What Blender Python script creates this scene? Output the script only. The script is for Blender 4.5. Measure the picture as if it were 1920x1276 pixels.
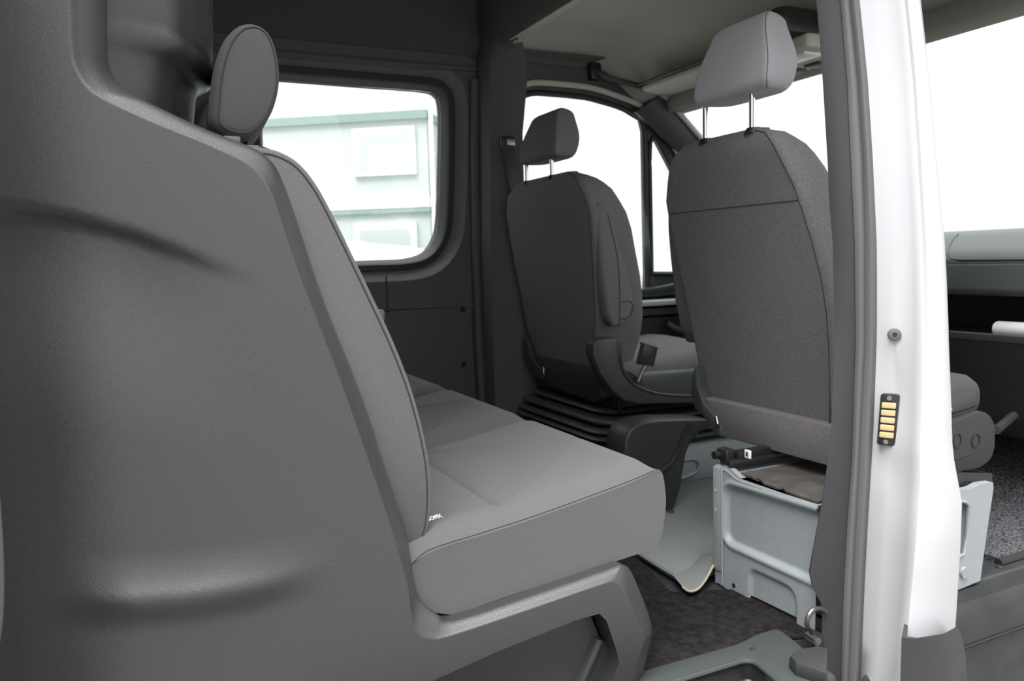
import bpy, bmesh, math
from mathutils import Vector, Matrix
from mathutils.geometry import delaunay_2d_cdt
S = bpy.context.scene
for o in list(bpy.data.objects): bpy.data.objects.remove(o)
COL = S.collection
# ------------------------------------------------------------------ camera, sky, exposure
YAW, PITCH, ROLL, F, H = math.radians(25.46), math.radians(5.755), math.radians(-1.577), 1470.0, 0.74
_f = Vector((math.sin(YAW)*math.cos(PITCH), math.cos(YAW)*math.cos(PITCH), -math.sin(PITCH)))
_r = Vector((math.cos(YAW), -math.sin(YAW), 0)); _u = _r.cross(_f)
CR = math.cos(ROLL)*_r + math.sin(ROLL)*_u
CU = -math.sin(ROLL)*_r + math.cos(ROLL)*_u
CF = _f
cam = bpy.data.cameras.new('camera'); co = bpy.data.objects.new('camera', cam); COL.objects.link(co)
M = Matrix((CR, CU, -CF)).transposed().to_4x4(); M.translation = (0, 0, H); co.matrix_world = M
cam.sensor_width = 23.5; cam.sensor_fit = 'HORIZONTAL'; cam.lens = 23.5*F/1920
cam.clip_start = 0.02; cam.clip_end = 500
cam.dof.use_dof = True; cam.dof.focus_distance = 1.3; cam.dof.aperture_fstop = 4.5
S.camera = co
S.view_settings.view_transform = 'Standard'; S.view_settings.look = 'None'
S.view_settings.gamma = 1; S.view_settings.use_curve_mapping = False
S.view_settings.exposure = 0.08
W = bpy.data.worlds.new('overcast'); S.world = W; W.use_nodes = True
nt = W.node_tree; nt.nodes.clear()
tc = nt.nodes.new('ShaderNodeTexCoord'); sep = nt.nodes.new('ShaderNodeSeparateXYZ')
rp = nt.nodes.new('ShaderNodeValToRGB'); bg = nt.nodes.new('ShaderNodeBackground'); ow = nt.nodes.new('ShaderNodeOutputWorld')
rp.color_ramp.elements[0].position = 0.0; rp.color_ramp.elements[0].color = (0.31, 0.315, 0.32, 1)
rp.color_ramp.elements[1].position = 0.95; rp.color_ramp.elements[1].color = (1.15, 1.15, 1.15, 1)
nt.links.new(tc.outputs['Generated'], sep.inputs[0]); nt.links.new(sep.outputs['Z'], rp.inputs[0])
nt.links.new(rp.outputs[0], bg.inputs[0]); nt.links.new(bg.outputs[0], ow.inputs[0])
bg.inputs[1].default_value = 3.6
_e = rp.color_ramp.elements.new(.5); _e.color = (.42, .425, .43, 1)
sun = bpy.data.lights.new('veiled_sun', 'SUN'); sun.energy = 8.5; sun.angle = math.radians(50); sun.color = (1, .98, .96)
so = bpy.data.objects.new('veiled_sun', sun); COL.objects.link(so)
so.rotation_euler = Vector((.33, .10, -.94)).to_track_quat('-Z', 'Y').to_euler()

# ------------------------------------------------------------------ helpers
def ray(u, v): return CR*((u-960)/F) + CU*((638-v)/F) + CF
def at(u, v, x=None, y=None, z=None, d=None, p=None):
    """the point of a known plane that a photograph pixel sees"""
    r = ray(u, v)
    if x is not None: t = x/r.x
    elif y is not None: t = y/r.y
    elif z is not None: t = (z-H)/r.z
    elif d is not None: t = d
    else:
        n = Vector(p[1]); t = (Vector(p[0])-Vector((0, 0, H))).dot(n)/r.dot(n)
    return Vector((0, 0, H)) + r*t
def smooth(a, b, t):
    t = max(0.0, min(1.0, (t-a)/(b-a))); return t*t*(3-2*t)
def interp(tab, t):
    if t <= tab[0][0]: return tab[0][1]
    for (a, va), (b, vb) in zip(tab, tab[1:]):
        if t <= b: return va + (vb-va)*(t-a)/(b-a)
    return tab[-1][1]
def catmull(pts, n=8, closed=False):
    P = [Vector(p) for p in pts]; out = []; N = len(P)
    rng = range(N if closed else N-1)
    for i in rng:
        if closed: a, b, c, d = P[(i-1) % N], P[i], P[(i+1) % N], P[(i+2) % N]
        else: a, b, c, d = P[max(i-1, 0)], P[i], P[i+1], P[min(i+2, N-1)]
        for k in range(n):
            t = k/n
            out.append(0.5*((2*b)+(c-a)*t+(2*a-5*b+4*c-d)*t*t+(3*b-a-3*c+d)*t**3))
    if not closed: out.append(P[-1].copy())
    return out
def resample(pts, n, closed=False):
    P = [Vector(p) for p in pts]
    if closed: P = P+[P[0]]
    L = [0.0]
    for a, b in zip(P, P[1:]): L.append(L[-1]+(b-a).length)
    out = []; j = 0
    for k in range(n):
        s = L[-1]*k/(n if closed else n-1)
        while j < len(L)-2 and L[j+1] < s: j += 1
        seg = L[j+1]-L[j]
        out.append(P[j].lerp(P[j+1], 0 if seg < 1e-9 else min(1, (s-L[j])/seg)))
    return out
def round_poly(pts, r, seg=5):
    """round the corners of a 2-D polygon"""
    out = []; N = len(pts); P = [Vector(p[:2]) for p in pts]
    rs = r if isinstance(r, (list, tuple)) else [r]*N
    for i in range(N):
        p = P[i]; a = P[i-1]-p; b = P[(i+1) % N]-p
        k = min(rs[i], a.length*.49, b.length*.49)
        if k < 1e-5: out += [p.copy()]*(seg+1); continue
        p0 = p+a.normalized()*k; p1 = p+b.normalized()*k
        for s in range(seg+1):
            t = s/seg; out.append(p0*(1-t)**2+p*2*t*(1-t)+p1*t*t)
    return out
def offset2(pts, d):
    N = len(pts); A = sum(pts[i].x*pts[(i+1) % N].y-pts[(i+1) % N].x*pts[i].y for i in range(N))
    s = 1 if A > 0 else -1; out = []
    for i in range(N):
        j = 1
        while (pts[i]-pts[i-j]).length < 1e-6 and j < N-1: j += 1
        k = 1
        while (pts[(i+k) % N]-pts[i]).length < 1e-6 and k < N-1: k += 1
        e1 = (pts[i]-pts[i-j]).normalized(); e2 = (pts[(i+k) % N]-pts[i]).normalized()
        n = Vector((-(e1.y+e2.y), e1.x+e2.x))
        if n.length < 1e-6: n = Vector((-e1.y, e1.x))
        n.normalize(); out.append(pts[i]+n*(d*s))
    return out
def mesh_obj(name, verts, faces, mat, parent=None, sharp=40, sm=True):
    me = bpy.data.meshes.new(name); me.from_pydata([tuple(v) for v in verts], [], faces); me.validate()
    b = bmesh.new(); b.from_mesh(me); bmesh.ops.remove_doubles(b, verts=b.verts, dist=1e-5)
    bmesh.ops.recalc_face_normals(b, faces=b.faces); b.to_mesh(me); b.free()
    if sm:
        for p in me.polygons: p.use_smooth = True
        me.set_sharp_from_angle(angle=math.radians(sharp))
    me.materials.append(mat)
    o = bpy.data.objects.new(name, me); COL.objects.link(o)
    if parent:
        o.parent = parent; o.matrix_parent_inverse = parent.matrix_world.inverted() if parent.type == 'EMPTY' else Matrix()
    return o
class MB:
    def __init__(s): s.v = []; s.f = []
    def loft(s, rings, cap=True, closed=True):
        n = len(rings[0]); o = len(s.v)
        for r in rings: s.v += [Vector(p) for p in r]
        for i in range(len(rings)-1):
            for j in range(n if closed else n-1):
                k = (j+1) % n; s.f.append((o+i*n+j, o+i*n+k, o+(i+1)*n+k, o+(i+1)*n+j))
        if cap and closed:
            s.f.append(tuple(o+j for j in range(n))); q = o+(len(rings)-1)*n; s.f.append(tuple(q+j for j in range(n-1, -1, -1)))
        return s
    def box(s, a, b, bev=0.0):
        x0, y0, z0 = a; x1, y1, z1 = b
        if bev <= 0:
            c = lambda z: [(x0, y0, z), (x1, y0, z), (x1, y1, z), (x0, y1, z)]
            return s.loft([c(z0), c(z1)])
        base = [Vector(p) for p in ((x0, y0), (x1, y0), (x1, y1), (x0, y1))]
        R = []
        for z, i in ((z0, bev), (z0+bev*.3, bev*.3), (z0+bev, 0), (z1-bev, 0), (z1-bev*.3, bev*.3), (z1, bev)):
            q = round_poly(offset2(base, i), bev*1.2, 3); R.append([(p.x, p.y, z) for p in q])
        return s.loft(R)
    def prism(s, pts3, axis, bev=0.0):
        """pts3: planar outline of 3-D points; axis: extrusion vector; bev: rounded rim"""
        A = Vector(axis); n = A.normalized()
        P = [Vector(p) for p in pts3]; c = sum(P, Vector())/len(P)
        e1 = next(p-P[0] for p in P if (p-P[0]).length > 1e-4); e1 = (e1-n*e1.dot(n)).normalized(); e2 = n.cross(e1)
        d0 = sum((p-c).dot(n) for p in P)/len(P)
        q = [Vector(((p-c).dot(e1), (p-c).dot(e2))) for p in P]
        def lev(off, h):
            return [c+e1*k.x+e2*k.y+n*(h) for k in offset2(q, off)]
        Lh = A.length
        if bev <= 0: return s.loft([lev(0, 0), lev(0, Lh)])
        rr = [lev(bev, 0), lev(bev*.3, bev*.25), lev(0, bev), lev(0, Lh-bev), lev(bev*.3, Lh-bev*.25), lev(bev, Lh)]
        return s.loft(rr)
    def tube(s, pts, r, n=8, closed=False):
        P = [Vector(p) for p in pts]; R = []; N = len(P); prev = None
        for i, p in enumerate(P):
            if closed: t = P[(i+1) % N]-P[i-1]
            else: t = P[min(i+1, N-1)]-P[max(i-1, 0)]
            if t.length < 1e-9: t = Vector((0, 0, 1))
            t.normalize()
            if prev is None:
                a = t.cross(Vector((0, 0, 1)))
                if a.length < .1: a = t.cross(Vector((1, 0, 0)))
            else: a = prev-t*prev.dot(t)
            a.normalize(); prev = a; b = t.cross(a); rad = r[i] if isinstance(r, (list, tuple)) else r
            R.append([p+a*(rad*math.cos(2*math.pi*k/n))+b*(rad*math.sin(2*math.pi*k/n)) for k in range(n)])
        if closed: R.append(R[0])
        return s.loft(R, cap=not closed)
    def cyl(s, a, b, r, n=16, r2=None):
        return s.tube([a, b], [r, r if r2 is None else r2], n)
    def grid(s, fn, nu, nv):
        o = len(s.v)
        for i in range(nu):
            for j in range(nv): s.v.append(Vector(fn(i/(nu-1), j/(nv-1))))
        for i in range(nu-1):
            for j in range(nv-1):
                k = o+i*nv+j; s.f.append((k, k+nv, k+nv+1, k+1))
        return s
    def obj(s, name, mat, parent=None, sharp=40, **k): return mesh_obj(name, s.v, s.f, mat, parent, sharp, **k)
def thing(name, label, cat, loc=(0, 0, 0), group=None):
    o = bpy.data.objects.new(name, None); COL.objects.link(o); o.location = loc; o.empty_display_size = .05
    bpy.context.view_layer.update()
    return tag(o, label, cat, group)
def tag(o, label, cat, group=None):
    o['label'] = label; o['category'] = cat
    if group: o['group'] = group
    return o
def struct(o): o['kind'] = 'structure'; return o
def estruct(name, loc=(0, 0, 0)):
    o = bpy.data.objects.new(name, None); COL.objects.link(o); o.location = loc; bpy.context.view_layer.update(); return struct(o)
def dup(root, label=None, group=None):
    r = root.copy(); COL.objects.link(r)
    if label: r['label'] = label
    for ch in list(root.children):
        c = ch.copy(); COL.objects.link(c); c.parent = r
        for g in list(ch.children):
            d = g.copy(); COL.objects.link(d); d.parent = c
    return r

# ------------------------------------------------------------------ materials
def mat(name, col, rough=.6, metal=0.0, spec=.5, noise=0.0, nscale=200, bump=0.0, bscale=400, kind='noise', bdist=.0008, coat=0.0, col2=None, cscale=20, sheen=0.0):
    m = bpy.data.materials.new(name); m.use_nodes = True; t = m.node_tree; b = t.nodes['Principled BSDF']
    c = (*col, 1); b.inputs['Base Color'].default_value = c; b.inputs['Roughness'].default_value = rough
    b.inputs['Metallic'].default_value = metal; b.inputs['Specular IOR Level'].default_value = spec
    b.inputs['Coat Weight'].default_value = coat
    if sheen: b.inputs['Sheen Weight'].default_value = sheen
    tcn = t.nodes.new('ShaderNodeTexCoord')
    if noise or col2:
        n = t.nodes.new('ShaderNodeTexNoise'); n.inputs['Scale'].default_value = nscale if not col2 else cscale; n.inputs['Detail'].default_value = 4
        t.links.new(tcn.outputs['Object'], n.inputs['Vector'])
        r = t.nodes.new('ShaderNodeValToRGB'); r.color_ramp.elements[0].position = .35; r.color_ramp.elements[1].position = .65
        lo = tuple(x*(1-noise) for x in col) if not col2 else col; hi = tuple(x*(1+noise) for x in col) if not col2 else col2
        r.color_ramp.elements[0].color = (*lo, 1); r.color_ramp.elements[1].color = (*hi, 1)
        t.links.new(n.outputs[0], r.inputs[0]); t.links.new(r.outputs[0], b.inputs['Base Color'])
    if bump:
        if kind == 'voronoi':
            q = t.nodes.new('ShaderNodeTexVoronoi'); out = q.outputs['Distance']
        else:
            q = t.nodes.new('ShaderNodeTexNoise'); q.inputs['Detail'].default_value = 3; out = q.outputs[0]
        q.inputs['Scale'].default_value = bscale; t.links.new(tcn.outputs['Object'], q.inputs['Vector'])
        bp = t.nodes.new('ShaderNodeBump'); bp.inputs['Strength'].default_value = bump; bp.inputs['Distance'].default_value = bdist
        t.links.new(out, bp.inputs['Height']); t.links.new(bp.outputs[0], b.inputs['Normal'])
    return m
def glass_mat(name, tint=(.96, .985, .975)):
    m = bpy.data.materials.new(name); m.use_nodes = True; t = m.node_tree; t.nodes.clear()
    tr = t.nodes.new('ShaderNodeBsdfTransparent'); tr.inputs[0].default_value = (*tint, 1)
    gl = t.nodes.new('ShaderNodeBsdfGlossy'); gl.inputs['Roughness'].default_value = .02
    lw = t.nodes.new('ShaderNodeLayerWeight'); lw.inputs[0].default_value = .5
    pw = t.nodes.new('ShaderNodeMath'); pw.operation = 'POWER'; pw.inputs[1].default_value = 5
    fr = t.nodes.new('ShaderNodeMath'); fr.operation = 'MULTIPLY_ADD'; fr.inputs[1].default_value = .6; fr.inputs[2].default_value = .03
    t.links.new(lw.outputs['Facing'], pw.inputs[0]); t.links.new(pw.outputs[0], fr.inputs[0])
    mx = t.nodes.new('ShaderNodeMixShader'); o = t.nodes.new('ShaderNodeOutputMaterial')
    t.links.new(fr.outputs[0], mx.inputs[0]); t.links.new(tr.outputs[0], mx.inputs[1]); t.links.new(gl.outputs[0], mx.inputs[2]); t.links.new(mx.outputs[0], o.inputs[0])
    return m
PL = mat('grained_plastic', (.044, .042, .043), .33, bump=.45, bscale=820, kind='voronoi', bdist=.0005, noise=.22, nscale=650, spec=.85)
PL2 = mat('dark_plastic', (.033, .034, .035), .45, bump=.3, bscale=500, kind='voronoi', bdist=.0004)
PLB = mat('black_plastic', (.016, .016, .017), .38)
PLG = mat('cool_grey_plastic', (.045, .049, .051), .45, bump=.25, bscale=600, kind='voronoi', bdist=.0004)
RUB = mat('black_rubber', (.015, .015, .015), .6)
SEAL = mat('grey_door_seal', (.105, .104, .11), .6, bump=.3, bscale=900)
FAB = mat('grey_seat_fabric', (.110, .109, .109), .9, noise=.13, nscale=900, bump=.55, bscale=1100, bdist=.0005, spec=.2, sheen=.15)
FABD = mat('dark_seat_fabric', (.148, .143, .141), .92, noise=.25, nscale=420, bump=.5, bscale=700, bdist=.0006, spec=.2)
SHLD = mat('seat_shield_plastic', (.030, .031, .032), .6, spec=.3)
FABC_SHADE = mat('shaded_cushion_fabric', (.062, .061, .060), .9, noise=.13, nscale=900, bump=.5, bscale=1100, bdist=.0005, spec=.2)  # same seat fabric, darkened so the passenger cushion reads as shaded
HDR = mat('windscreen_header_lining', (.20, .20, .175), .9)
FABR = mat('rear_headrest_fabric', (.078, .076, .079), .9, noise=.13, nscale=900, bump=.5, bscale=1100, bdist=.0005, spec=.2, sheen=.1)
FABH_LIT = mat('lit_headrest_fabric', (.36, .352, .372), .9, noise=.08, nscale=900, bump=.4, bscale=1100, bdist=.0004, spec=.2, sheen=.1)  # passenger headrest: base colour lightened to stand in for light on its rear face
PIPE = mat('dark_piping', (.03, .03, .032), .8)
TRIMR = mat('door_pillar_trim', (.034, .033, .036), .75, bump=.25, bscale=800, bdist=.0004)
COLM = mat('glossy_moulding', (.04, .042, .042), .33, bump=.6, bscale=600, kind='voronoi', bdist=.0005)
LINS = mat('side_lining', (.12, .118, .118), .95)
TRIM = mat('pillar_trim', (.088, .085, .092), .75, bump=.25, bscale=800, bdist=.0004)
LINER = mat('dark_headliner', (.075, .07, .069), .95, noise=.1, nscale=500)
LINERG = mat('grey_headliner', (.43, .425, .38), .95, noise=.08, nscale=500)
BEIGE = mat('pale_trim', (.45, .45, .39), .8)
PAINT = mat('white_paint', (.45, .46, .475), .3, coat=.3)
METAL = mat('pale_blue_grey_paint', (.275, .30, .312), .42, noise=.03, nscale=60)
CHROME = mat('chrome', (.75, .75, .76), .12, metal=1)
STEEL = mat('brushed_steel', (.35, .34, .33), .35, metal=1)
RING = mat('dark_plated_steel', (.14, .13, .11), .35, metal=.8)
BRASS = mat('brass_contact', (.75, .55, .30), .4, metal=.35)
CARPET = mat('dark_carpet', (.013, .0125, .012), 1, col2=(.028, .0265, .026), cscale=70, bump=.9, bscale=500, bdist=.004, spec=.1)
CARPET2 = mat('salt_and_pepper_carpet', (.006, .006, .007), 1, col2=(.15, .155, .165), cscale=200, bump=.9, bscale=260, bdist=.004, spec=.1)
MAT = mat('grey_green_vinyl', (.17, .187, .18), .7, noise=.03, nscale=40, bump=.2, bscale=500, bdist=.0003)
MATEDGE = mat('cut_mat_backing', (.40, .34, .25), .9)
SILL = mat('sill_plastic', (.044, .051, .048), .5, bump=.3, bscale=900, bdist=.0003)
SILLD = mat('dark_sill_plastic', (.030, .032, .034), .5, bump=.3, bscale=700, bdist=.0004, noise=.2, nscale=12)
BOXMAT = mat('worn_rubber_sheet', (.06, .054, .05), .75, noise=.3, nscale=25)
WHITE = mat('white_paper', (.85, .85, .85), .6)
SURR = mat('pale_window_surround', (.15, .165, .152), .6)
GLASS = glass_mat('window_glass')
LENS = mat('lamp_lens', (.75, .75, .72), .25)
CONTP = mat('container_panel', (.43, .458, .452), .6)
CONTG = mat('container_green_frame', (.20, .265, .25), .6)
CONTN = mat('container_pane', (.42, .437, .434), .3)
CONTW = mat('container_window_white', (.70, .72, .71), .4)
ASPH = mat('paving', (.155, .15, .147), .9, noise=.2, nscale=3)
LETTER = mat('white_print', (.85, .85, .88), .6)

# ------------------------------------------------------------------ setting: ground, floor, walls
g = MB().box((-30, -30, -.95), (60, 60, -.70)).obj('floor_outside', ASPH); struct(g); g.name = 'ground'
# van floor (with the step well cut out at the sliding door)
m = MB()
m.box((-.8, 1.075, -.06), (3.0, 2.86, -.004))
fl = struct(m.obj('floor', SILLD))
cp = MB(); out = round_poly([(.45, 1.10), (1.0, 1.095), (1.05, 1.10), (1.16, 1.06), (1.16, 1.30), (1.02, 1.36), (1.12, 1.75), (1.12, 2.74), (.45, 2.74)], .012, 3)
cp.prism([(p.x, p.y, -.003) for p in out], (0, 0, .009), .003)
tag(cp.obj('carpet', CARPET), 'dark brown-grey carpet on the floor between bench and front seats', 'carpet')
# sill of the sliding door
sl = estruct('trim_1', (.8, 1.07, 0))
pts = round_poly([(.2, 1.055), (.965, 1.050), (.932, .93), (1.045, .93), (1.075, 1.04), (1.09, 1.112), (1.03, 1.112), (.985, 1.10), (.2, 1.115)], [0, .03, 0, 0, 0, .02, .03, .02, 0], 4)
m = MB().prism([(p.x, p.y, -.03) for p in pts], (0, 0, .043), .006); m.obj('sill_plate', SILL, sl)
m = MB()
wl = [Vector(p) for p in ((.2, 1.05), (.960, 1.045), (.927, .86), (.2, .86))]
wl = round_poly(wl, [0, .03, 0, 0], 6)
rings = [[(p.x, p.y, .010) for p in wl], [(p.x, p.y, -.02) for p in offset2(wl, .004)], [(p.x, p.y, -.03) for p in offset2(wl, .016)], [(p.x, p.y, -.05) for p in offset2(wl, .02)], [(p.x, p.y, -.20) for p in offset2(wl, .035)]]
m.loft(rings, cap=False); n0 = len(m.v)-len(wl); m.f.append(tuple(range(n0, len(m.v)))); m.obj('step_well', PLB, sl)
m = MB().tube([(.3, 1.050, .012)]+[(p.x, p.y, .012) for p in wl[7:15]], .005, 8); m.obj('step_edge', SILL, sl)
p = at(1411, 1216, z=.014); m = MB().cyl(p, p+Vector((0, 0, .003)), .0045, 12); m.obj('screw', STEEL, sl)

# left wall with window
YW = 2.80
wpx = [(525, 138), (700, 152), (800, 160), (828, 168), (839, 195), (839, 300), (835, 410), (826, 450), (803, 479), (765, 491), (700, 494), (600, 497)]
win = [at(u, v, y=YW) for u, v in wpx]
win = [Vector((p.x, p.z)) for p in win]
zt, zb = win[0].y, win[-1].y
win = [Vector((.42, zb+.10)), Vector((.42, zt-.06)), Vector((.45, zt))]+win+[Vector((.48, zb))]
win = resample(catmull([Vector((p.x, p.y, 0)) for p in win], 6, True), 96, True); win = [Vector((p.x, p.y)) for p in win]
def wring(off, y): return [Vector((p.x, y, p.y)) for p in offset2(win, -off)]
w1 = estruct('window_1', (.66, YW, 1.07))
MB().loft([wring(-.012, 2.845), wring(-.012, 2.853)]).obj('glass', GLASS, w1)
MB().loft([wring(-.014, 2.86), wring(-.004, 2.835), wring(0, 2.80), wring(.006, 2.792), wring(.026, 2.792), wring(.03, 2.80)], cap=False).obj('rubber_seal', RUB, w1)
MB().loft([wring(.028, 2.80), wring(.036, 2.788), wring(.062, 2.768), wring(.066, 2.762)], cap=False).obj('window_surround', SURR, w1)
wall = estruct('wall_left', (.6, 2.8, .6))
inner = wring(.064, 2.764); cx = sum(p.x for p in inner)/len(inner); cz = sum(p.z for p in inner)/len(inner)
x0, x1, z0, z1 = -.4, 1.235, .578, 1.50
outer = []
for p in inner:
    d = Vector((p.x-cx, p.z-cz)); k = min(((x1-cx) if d.x > 0 else (x0-cx))/d.x if abs(d.x) > 1e-6 else 1e9, ((z1-cz) if d.y > 0 else (z0-cz))/d.y if abs(d.y) > 1e-6 else 1e9)
    outer.append(Vector((cx+d.x*k, 2.762, cz+d.y*k)))
MB().loft([inner, outer, [p+Vector((0, .02, 0)) for p in outer]], cap=False).obj('upper_panel', TRIM, wall, 30)
# upper wall and high roof lining
m = MB(); prof = [(2.775, 1.47), (2.775, 1.50), (2.76, 1.54), (2.75, 1.62), (2.74, 1.72), (2.68, 1.80), (2.55, 1.835)]
m.loft([[(x, y, z) for y, z in prof] for x in (-.4, 1.27)], cap=False, closed=False); m.obj('upper_lining', LINER, wall)
m = MB().tube([(-.4, 2.762, 1.452), (.9, 2.762, 1.452), (1.20, 2.762, 1.456)], .012, 8); m.obj('lining_edge', TRIM, wall)
lp = MB(); b = [(-.4, .0), (1.19, .0), (1.19, .574), (-.4, .574)]
lp.prism([(x, 2.768, z) for x, z in b], (0, .02, 0), .004); lp.obj('lower_panel', TRIM, wall)
for u, v in ((868, 580), (870, 683), (729, 580)):
    p = at(u, v, y=2.768); MB().cyl(p, p-Vector((0, .006, 0)), .011, 14, .008).obj('panel_clip', PLB, wall)
for x, z in ((.60, .66),):
    pass
p = at(724, 520, y=2.764); MB().box((p.x-.002, 2.757, .585), (p.x+.002, 2.765, .70)).obj('panel_joint', PLB, wall)
# outer skin of the left side so the shell is closed
m = MB()
wo = wring(0, 2.90)
oo = [Vector((q.x, 2.90, q.z)) for q in outer]
m.loft([wring(-.012, 2.856), wring(-.006, 2.90)], cap=False); m.obj('outer_reveal', RUB, wall)
m = MB(); m.loft([wo, [Vector((p.x, 2.90, p.z)) for p in outer]], cap=False); m.box((-.9, 2.88, -.35), (1.3, 2.90, .58)); m.box((-.9, 2.88, 1.49), (1.3, 2.90, 1.86)); m.box((-.9, 2.88, .57), (-.39, 2.90, 1.5))
m.obj('outer_skin', PAINT, wall)

# rear roof, cab roof
ce = estruct('ceiling', (.5, 1.9, 1.8))
MB().box((1.22, 2.60, 1.53), (1.305, 2.90, 1.86), .01).obj('roof_bow_end', LINER, ce)
MB().box((1.26, 2.69, 1.43), (1.34, 2.90, 1.53), .01).obj('pillar_top_cover', LINER, ce)
m = MB().grid(lambda a, b: (-.5+1.78*a, 1.02+1.66*b, 1.80+.035*math.sin(math.pi*b)), 8, 12); m.obj('rear_lining', LINER, ce)
MB().box((-.9, .98, 1.86), (1.32, 2.90, 1.88)).obj('rear_roof_skin', PAINT, ce)
prof = [(1.20, 1.86), (1.20, 1.60), (1.225, 1.535), (1.25, 1.52), (1.262, 1.522), (1.275, 1.54), (1.33, 1.55), (1.34, 1.86)]
m = MB().loft([[(x, y, z) for x, z in prof[:4]] for y in (1.0, 2.80)], cap=False, closed=False); m.obj('roof_bow', LINER, ce)
m = MB().loft([[(x, y, z) for x, z in prof[3:7]] for y in (1.0, 2.59)], cap=False, closed=False); m.obj('roof_bow_lip', BEIGE, ce)
def cabroof(a, b):
    x = 1.285+.695*a; y = 1.02+1.72*b; s = abs(2*b-1)
    z = 1.575 - .17*smooth(.45, 1.0, a) - .10*smooth(.72, 1.0, s)
    return (x, y, z)
MB().grid(cabroof, 24, 32).obj('cab_lining', LINERG, ce)
MB().grid(lambda a, b: (1.30+.8*a, .98+1.9*b, 1.64-.16*a*a), 6, 4).obj('cab_roof_skin', PAINT, ce)
MB().box((1.955, 1.04, 1.315), (2.06, 2.72, 1.41), .02).obj('windscreen_header', HDR, ce)
# above the driver door
PD = ((0, 2.78, .6), (0, 1, .13))
dp = lambda u, v: at(u, v, p=PD)
d2 = estruct('door_1', (1.7, 2.8, .6))
gl = [dp(u, v) for u, v in ((960, 185), (985, 178), (1000, 173), (1050, 177), (1100, 183), (1150, 197), (1188, 212), (1203, 224), (1208, 245), (1209, 300), (1211, 420), (1213, 516))]
gl += [Vector((gl[-1].x, 2.78, .585)), Vector((gl[0].x, 2.78, .585))]
qt = [dp(u, v) for u, v in ((1217, 300), (1218, 268), (1224, 256), (1232, 262), (1241, 279), (1253, 302), (1290, 375), (1330, 455), (1347, 495), (1345, 512), (1300, 513), (1221, 513))]
def panel_holes(outer, holes, mapper, mat_, name, parent, thick):
    """flat panel with holes, 2-D points; mapper(x, z) -> 3-D"""
    vs = []; es = []
    for loop in [outer]+holes:
        o = len(vs); vs += [Vector(p) for p in loop]; n = len(loop); es += [(o+i, o+(i+1) % n) for i in range(n)]
    r = delaunay_2d_cdt(vs, es, [], 0, 1e-6); V, E_, Fc = r[0], r[1], r[2]
    def inside(p, L):
        c = False; n = len(L)
        for i in range(n):
            a, b = L[i], L[(i+1) % n]
            if (a[1] > p.y) != (b[1] > p.y) and p.x < (b[0]-a[0])*(p.y-a[1])/(b[1]-a[1])+a[0]: c = not c
        return c
    m = MB(); keep = []
    for f in Fc:
        c = sum((V[i] for i in f), Vector((0, 0)))/len(f)
        if inside(c, outer) and not any(inside(c, h) for h in holes): keep.append(tuple(f))
    n = len(V)
    m.v = [Vector(mapper(p.x, p.y)) for p in V]+[Vector(mapper(p.x, p.y))+Vector(thick) for p in V]
    m.f = keep+[tuple(n+i for i in reversed(f)) for f in keep]
    cnt = {}
    for f in keep:
        for i in range(len(f)): cnt[(f[i], f[(i+1) % len(f)])] = 1
    for (a, b) in list(cnt):
        if (b, a) not in cnt: m.f.append((a, n+a, n+b, b))
    return m.obj(name, mat_, parent, 30)
dmap = lambda x, z: (x, 2.78-.13*(z-.6), z)
outer_d = [(1.25, .0), (2.72, .0), (2.74, .60), (2.66, .68), (2.45, .90), (2.18, 1.18), (2.0, 1.33), (1.85, 1.43), (1.70, 1.465), (1.25, 1.47)]
panel_holes(outer_d, [[(p.x, p.z) for p in gl], [(p.x, p.z) for p in qt]], dmap, PLG, 'door_frame', d2, (0, .03, 0))
def band(loop, r, name, mt, off):
    L = [p+Vector((0, off, 0)) for p in loop]; MB().tube(resample(L, 70, True), r, 8, True).obj(name, mt, d2)
band(gl, .012, 'window_seal', RUB, -.002); band(qt, .010, 'quarter_window_seal', RUB, -.002)
o = MB().prism([p+Vector((0, .016, 0)) for p in gl], (0, .004, 0)).obj('window_glass', GLASS, d2)
o = MB().prism([p+Vector((0, .016, 0)) for p in qt], (0, .004, 0)).obj('quarter_glass', GLASS, d2)
fr = catmull([dp(u, v)+Vector((0, -.02, 0)) for u, v in ((975, 162), (1000, 157), (1050, 160), (1100, 166), (1150, 181), (1195, 200), (1225, 225), (1260, 280), (1300, 350), (1350, 440))], 6)
MB().tube(fr, .011, 8).obj('frame_bead', BEIGE, d2)
# belt ledge and inner trim of that door
led = [(1.25, .60), (1.7, .60), (1.95, .615), (2.15, .64), (2.4, .645), (2.4, .59), (2.0, .578), (1.25, .56)]
MB().prism([(x, 2.70, z) for x, z in led], (0, .07, 0), .006).obj('belt_moulding', PLB, d2)
MB().box((1.3, 2.60, .545), (2.2, 2.77, .566), .006).obj('door_grip', METAL, d2)
MB().box((1.3, 2.63, .505), (2.2, 2.77, .535), .006).obj('door_pull', PLG, d2)
MB().prism([(x, 2.64, z) for x, z in ((1.3, .50), (2.2, .50), (2.25, .35), (2.2, .05), (1.3, .05))], (0, .14, 0), .02).obj('door_card', PLB, d2)
m = MB(); hp = catmull([(1.95, 2.615, .47), (2.0, 2.60, .44), (2.1, 2.60, .43), (2.2, 2.61, .46)], 5); m.tube(hp, .014, 8); m.obj('door_pocket_rim', PLG, d2)
MB().prism([dmap(x, z) for x, z in ((1.3, .02), (2.7, .02), (2.72, .57), (1.3, .57))], (0, .11, 0)).obj('door_skin', PAINT, d2)
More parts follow.
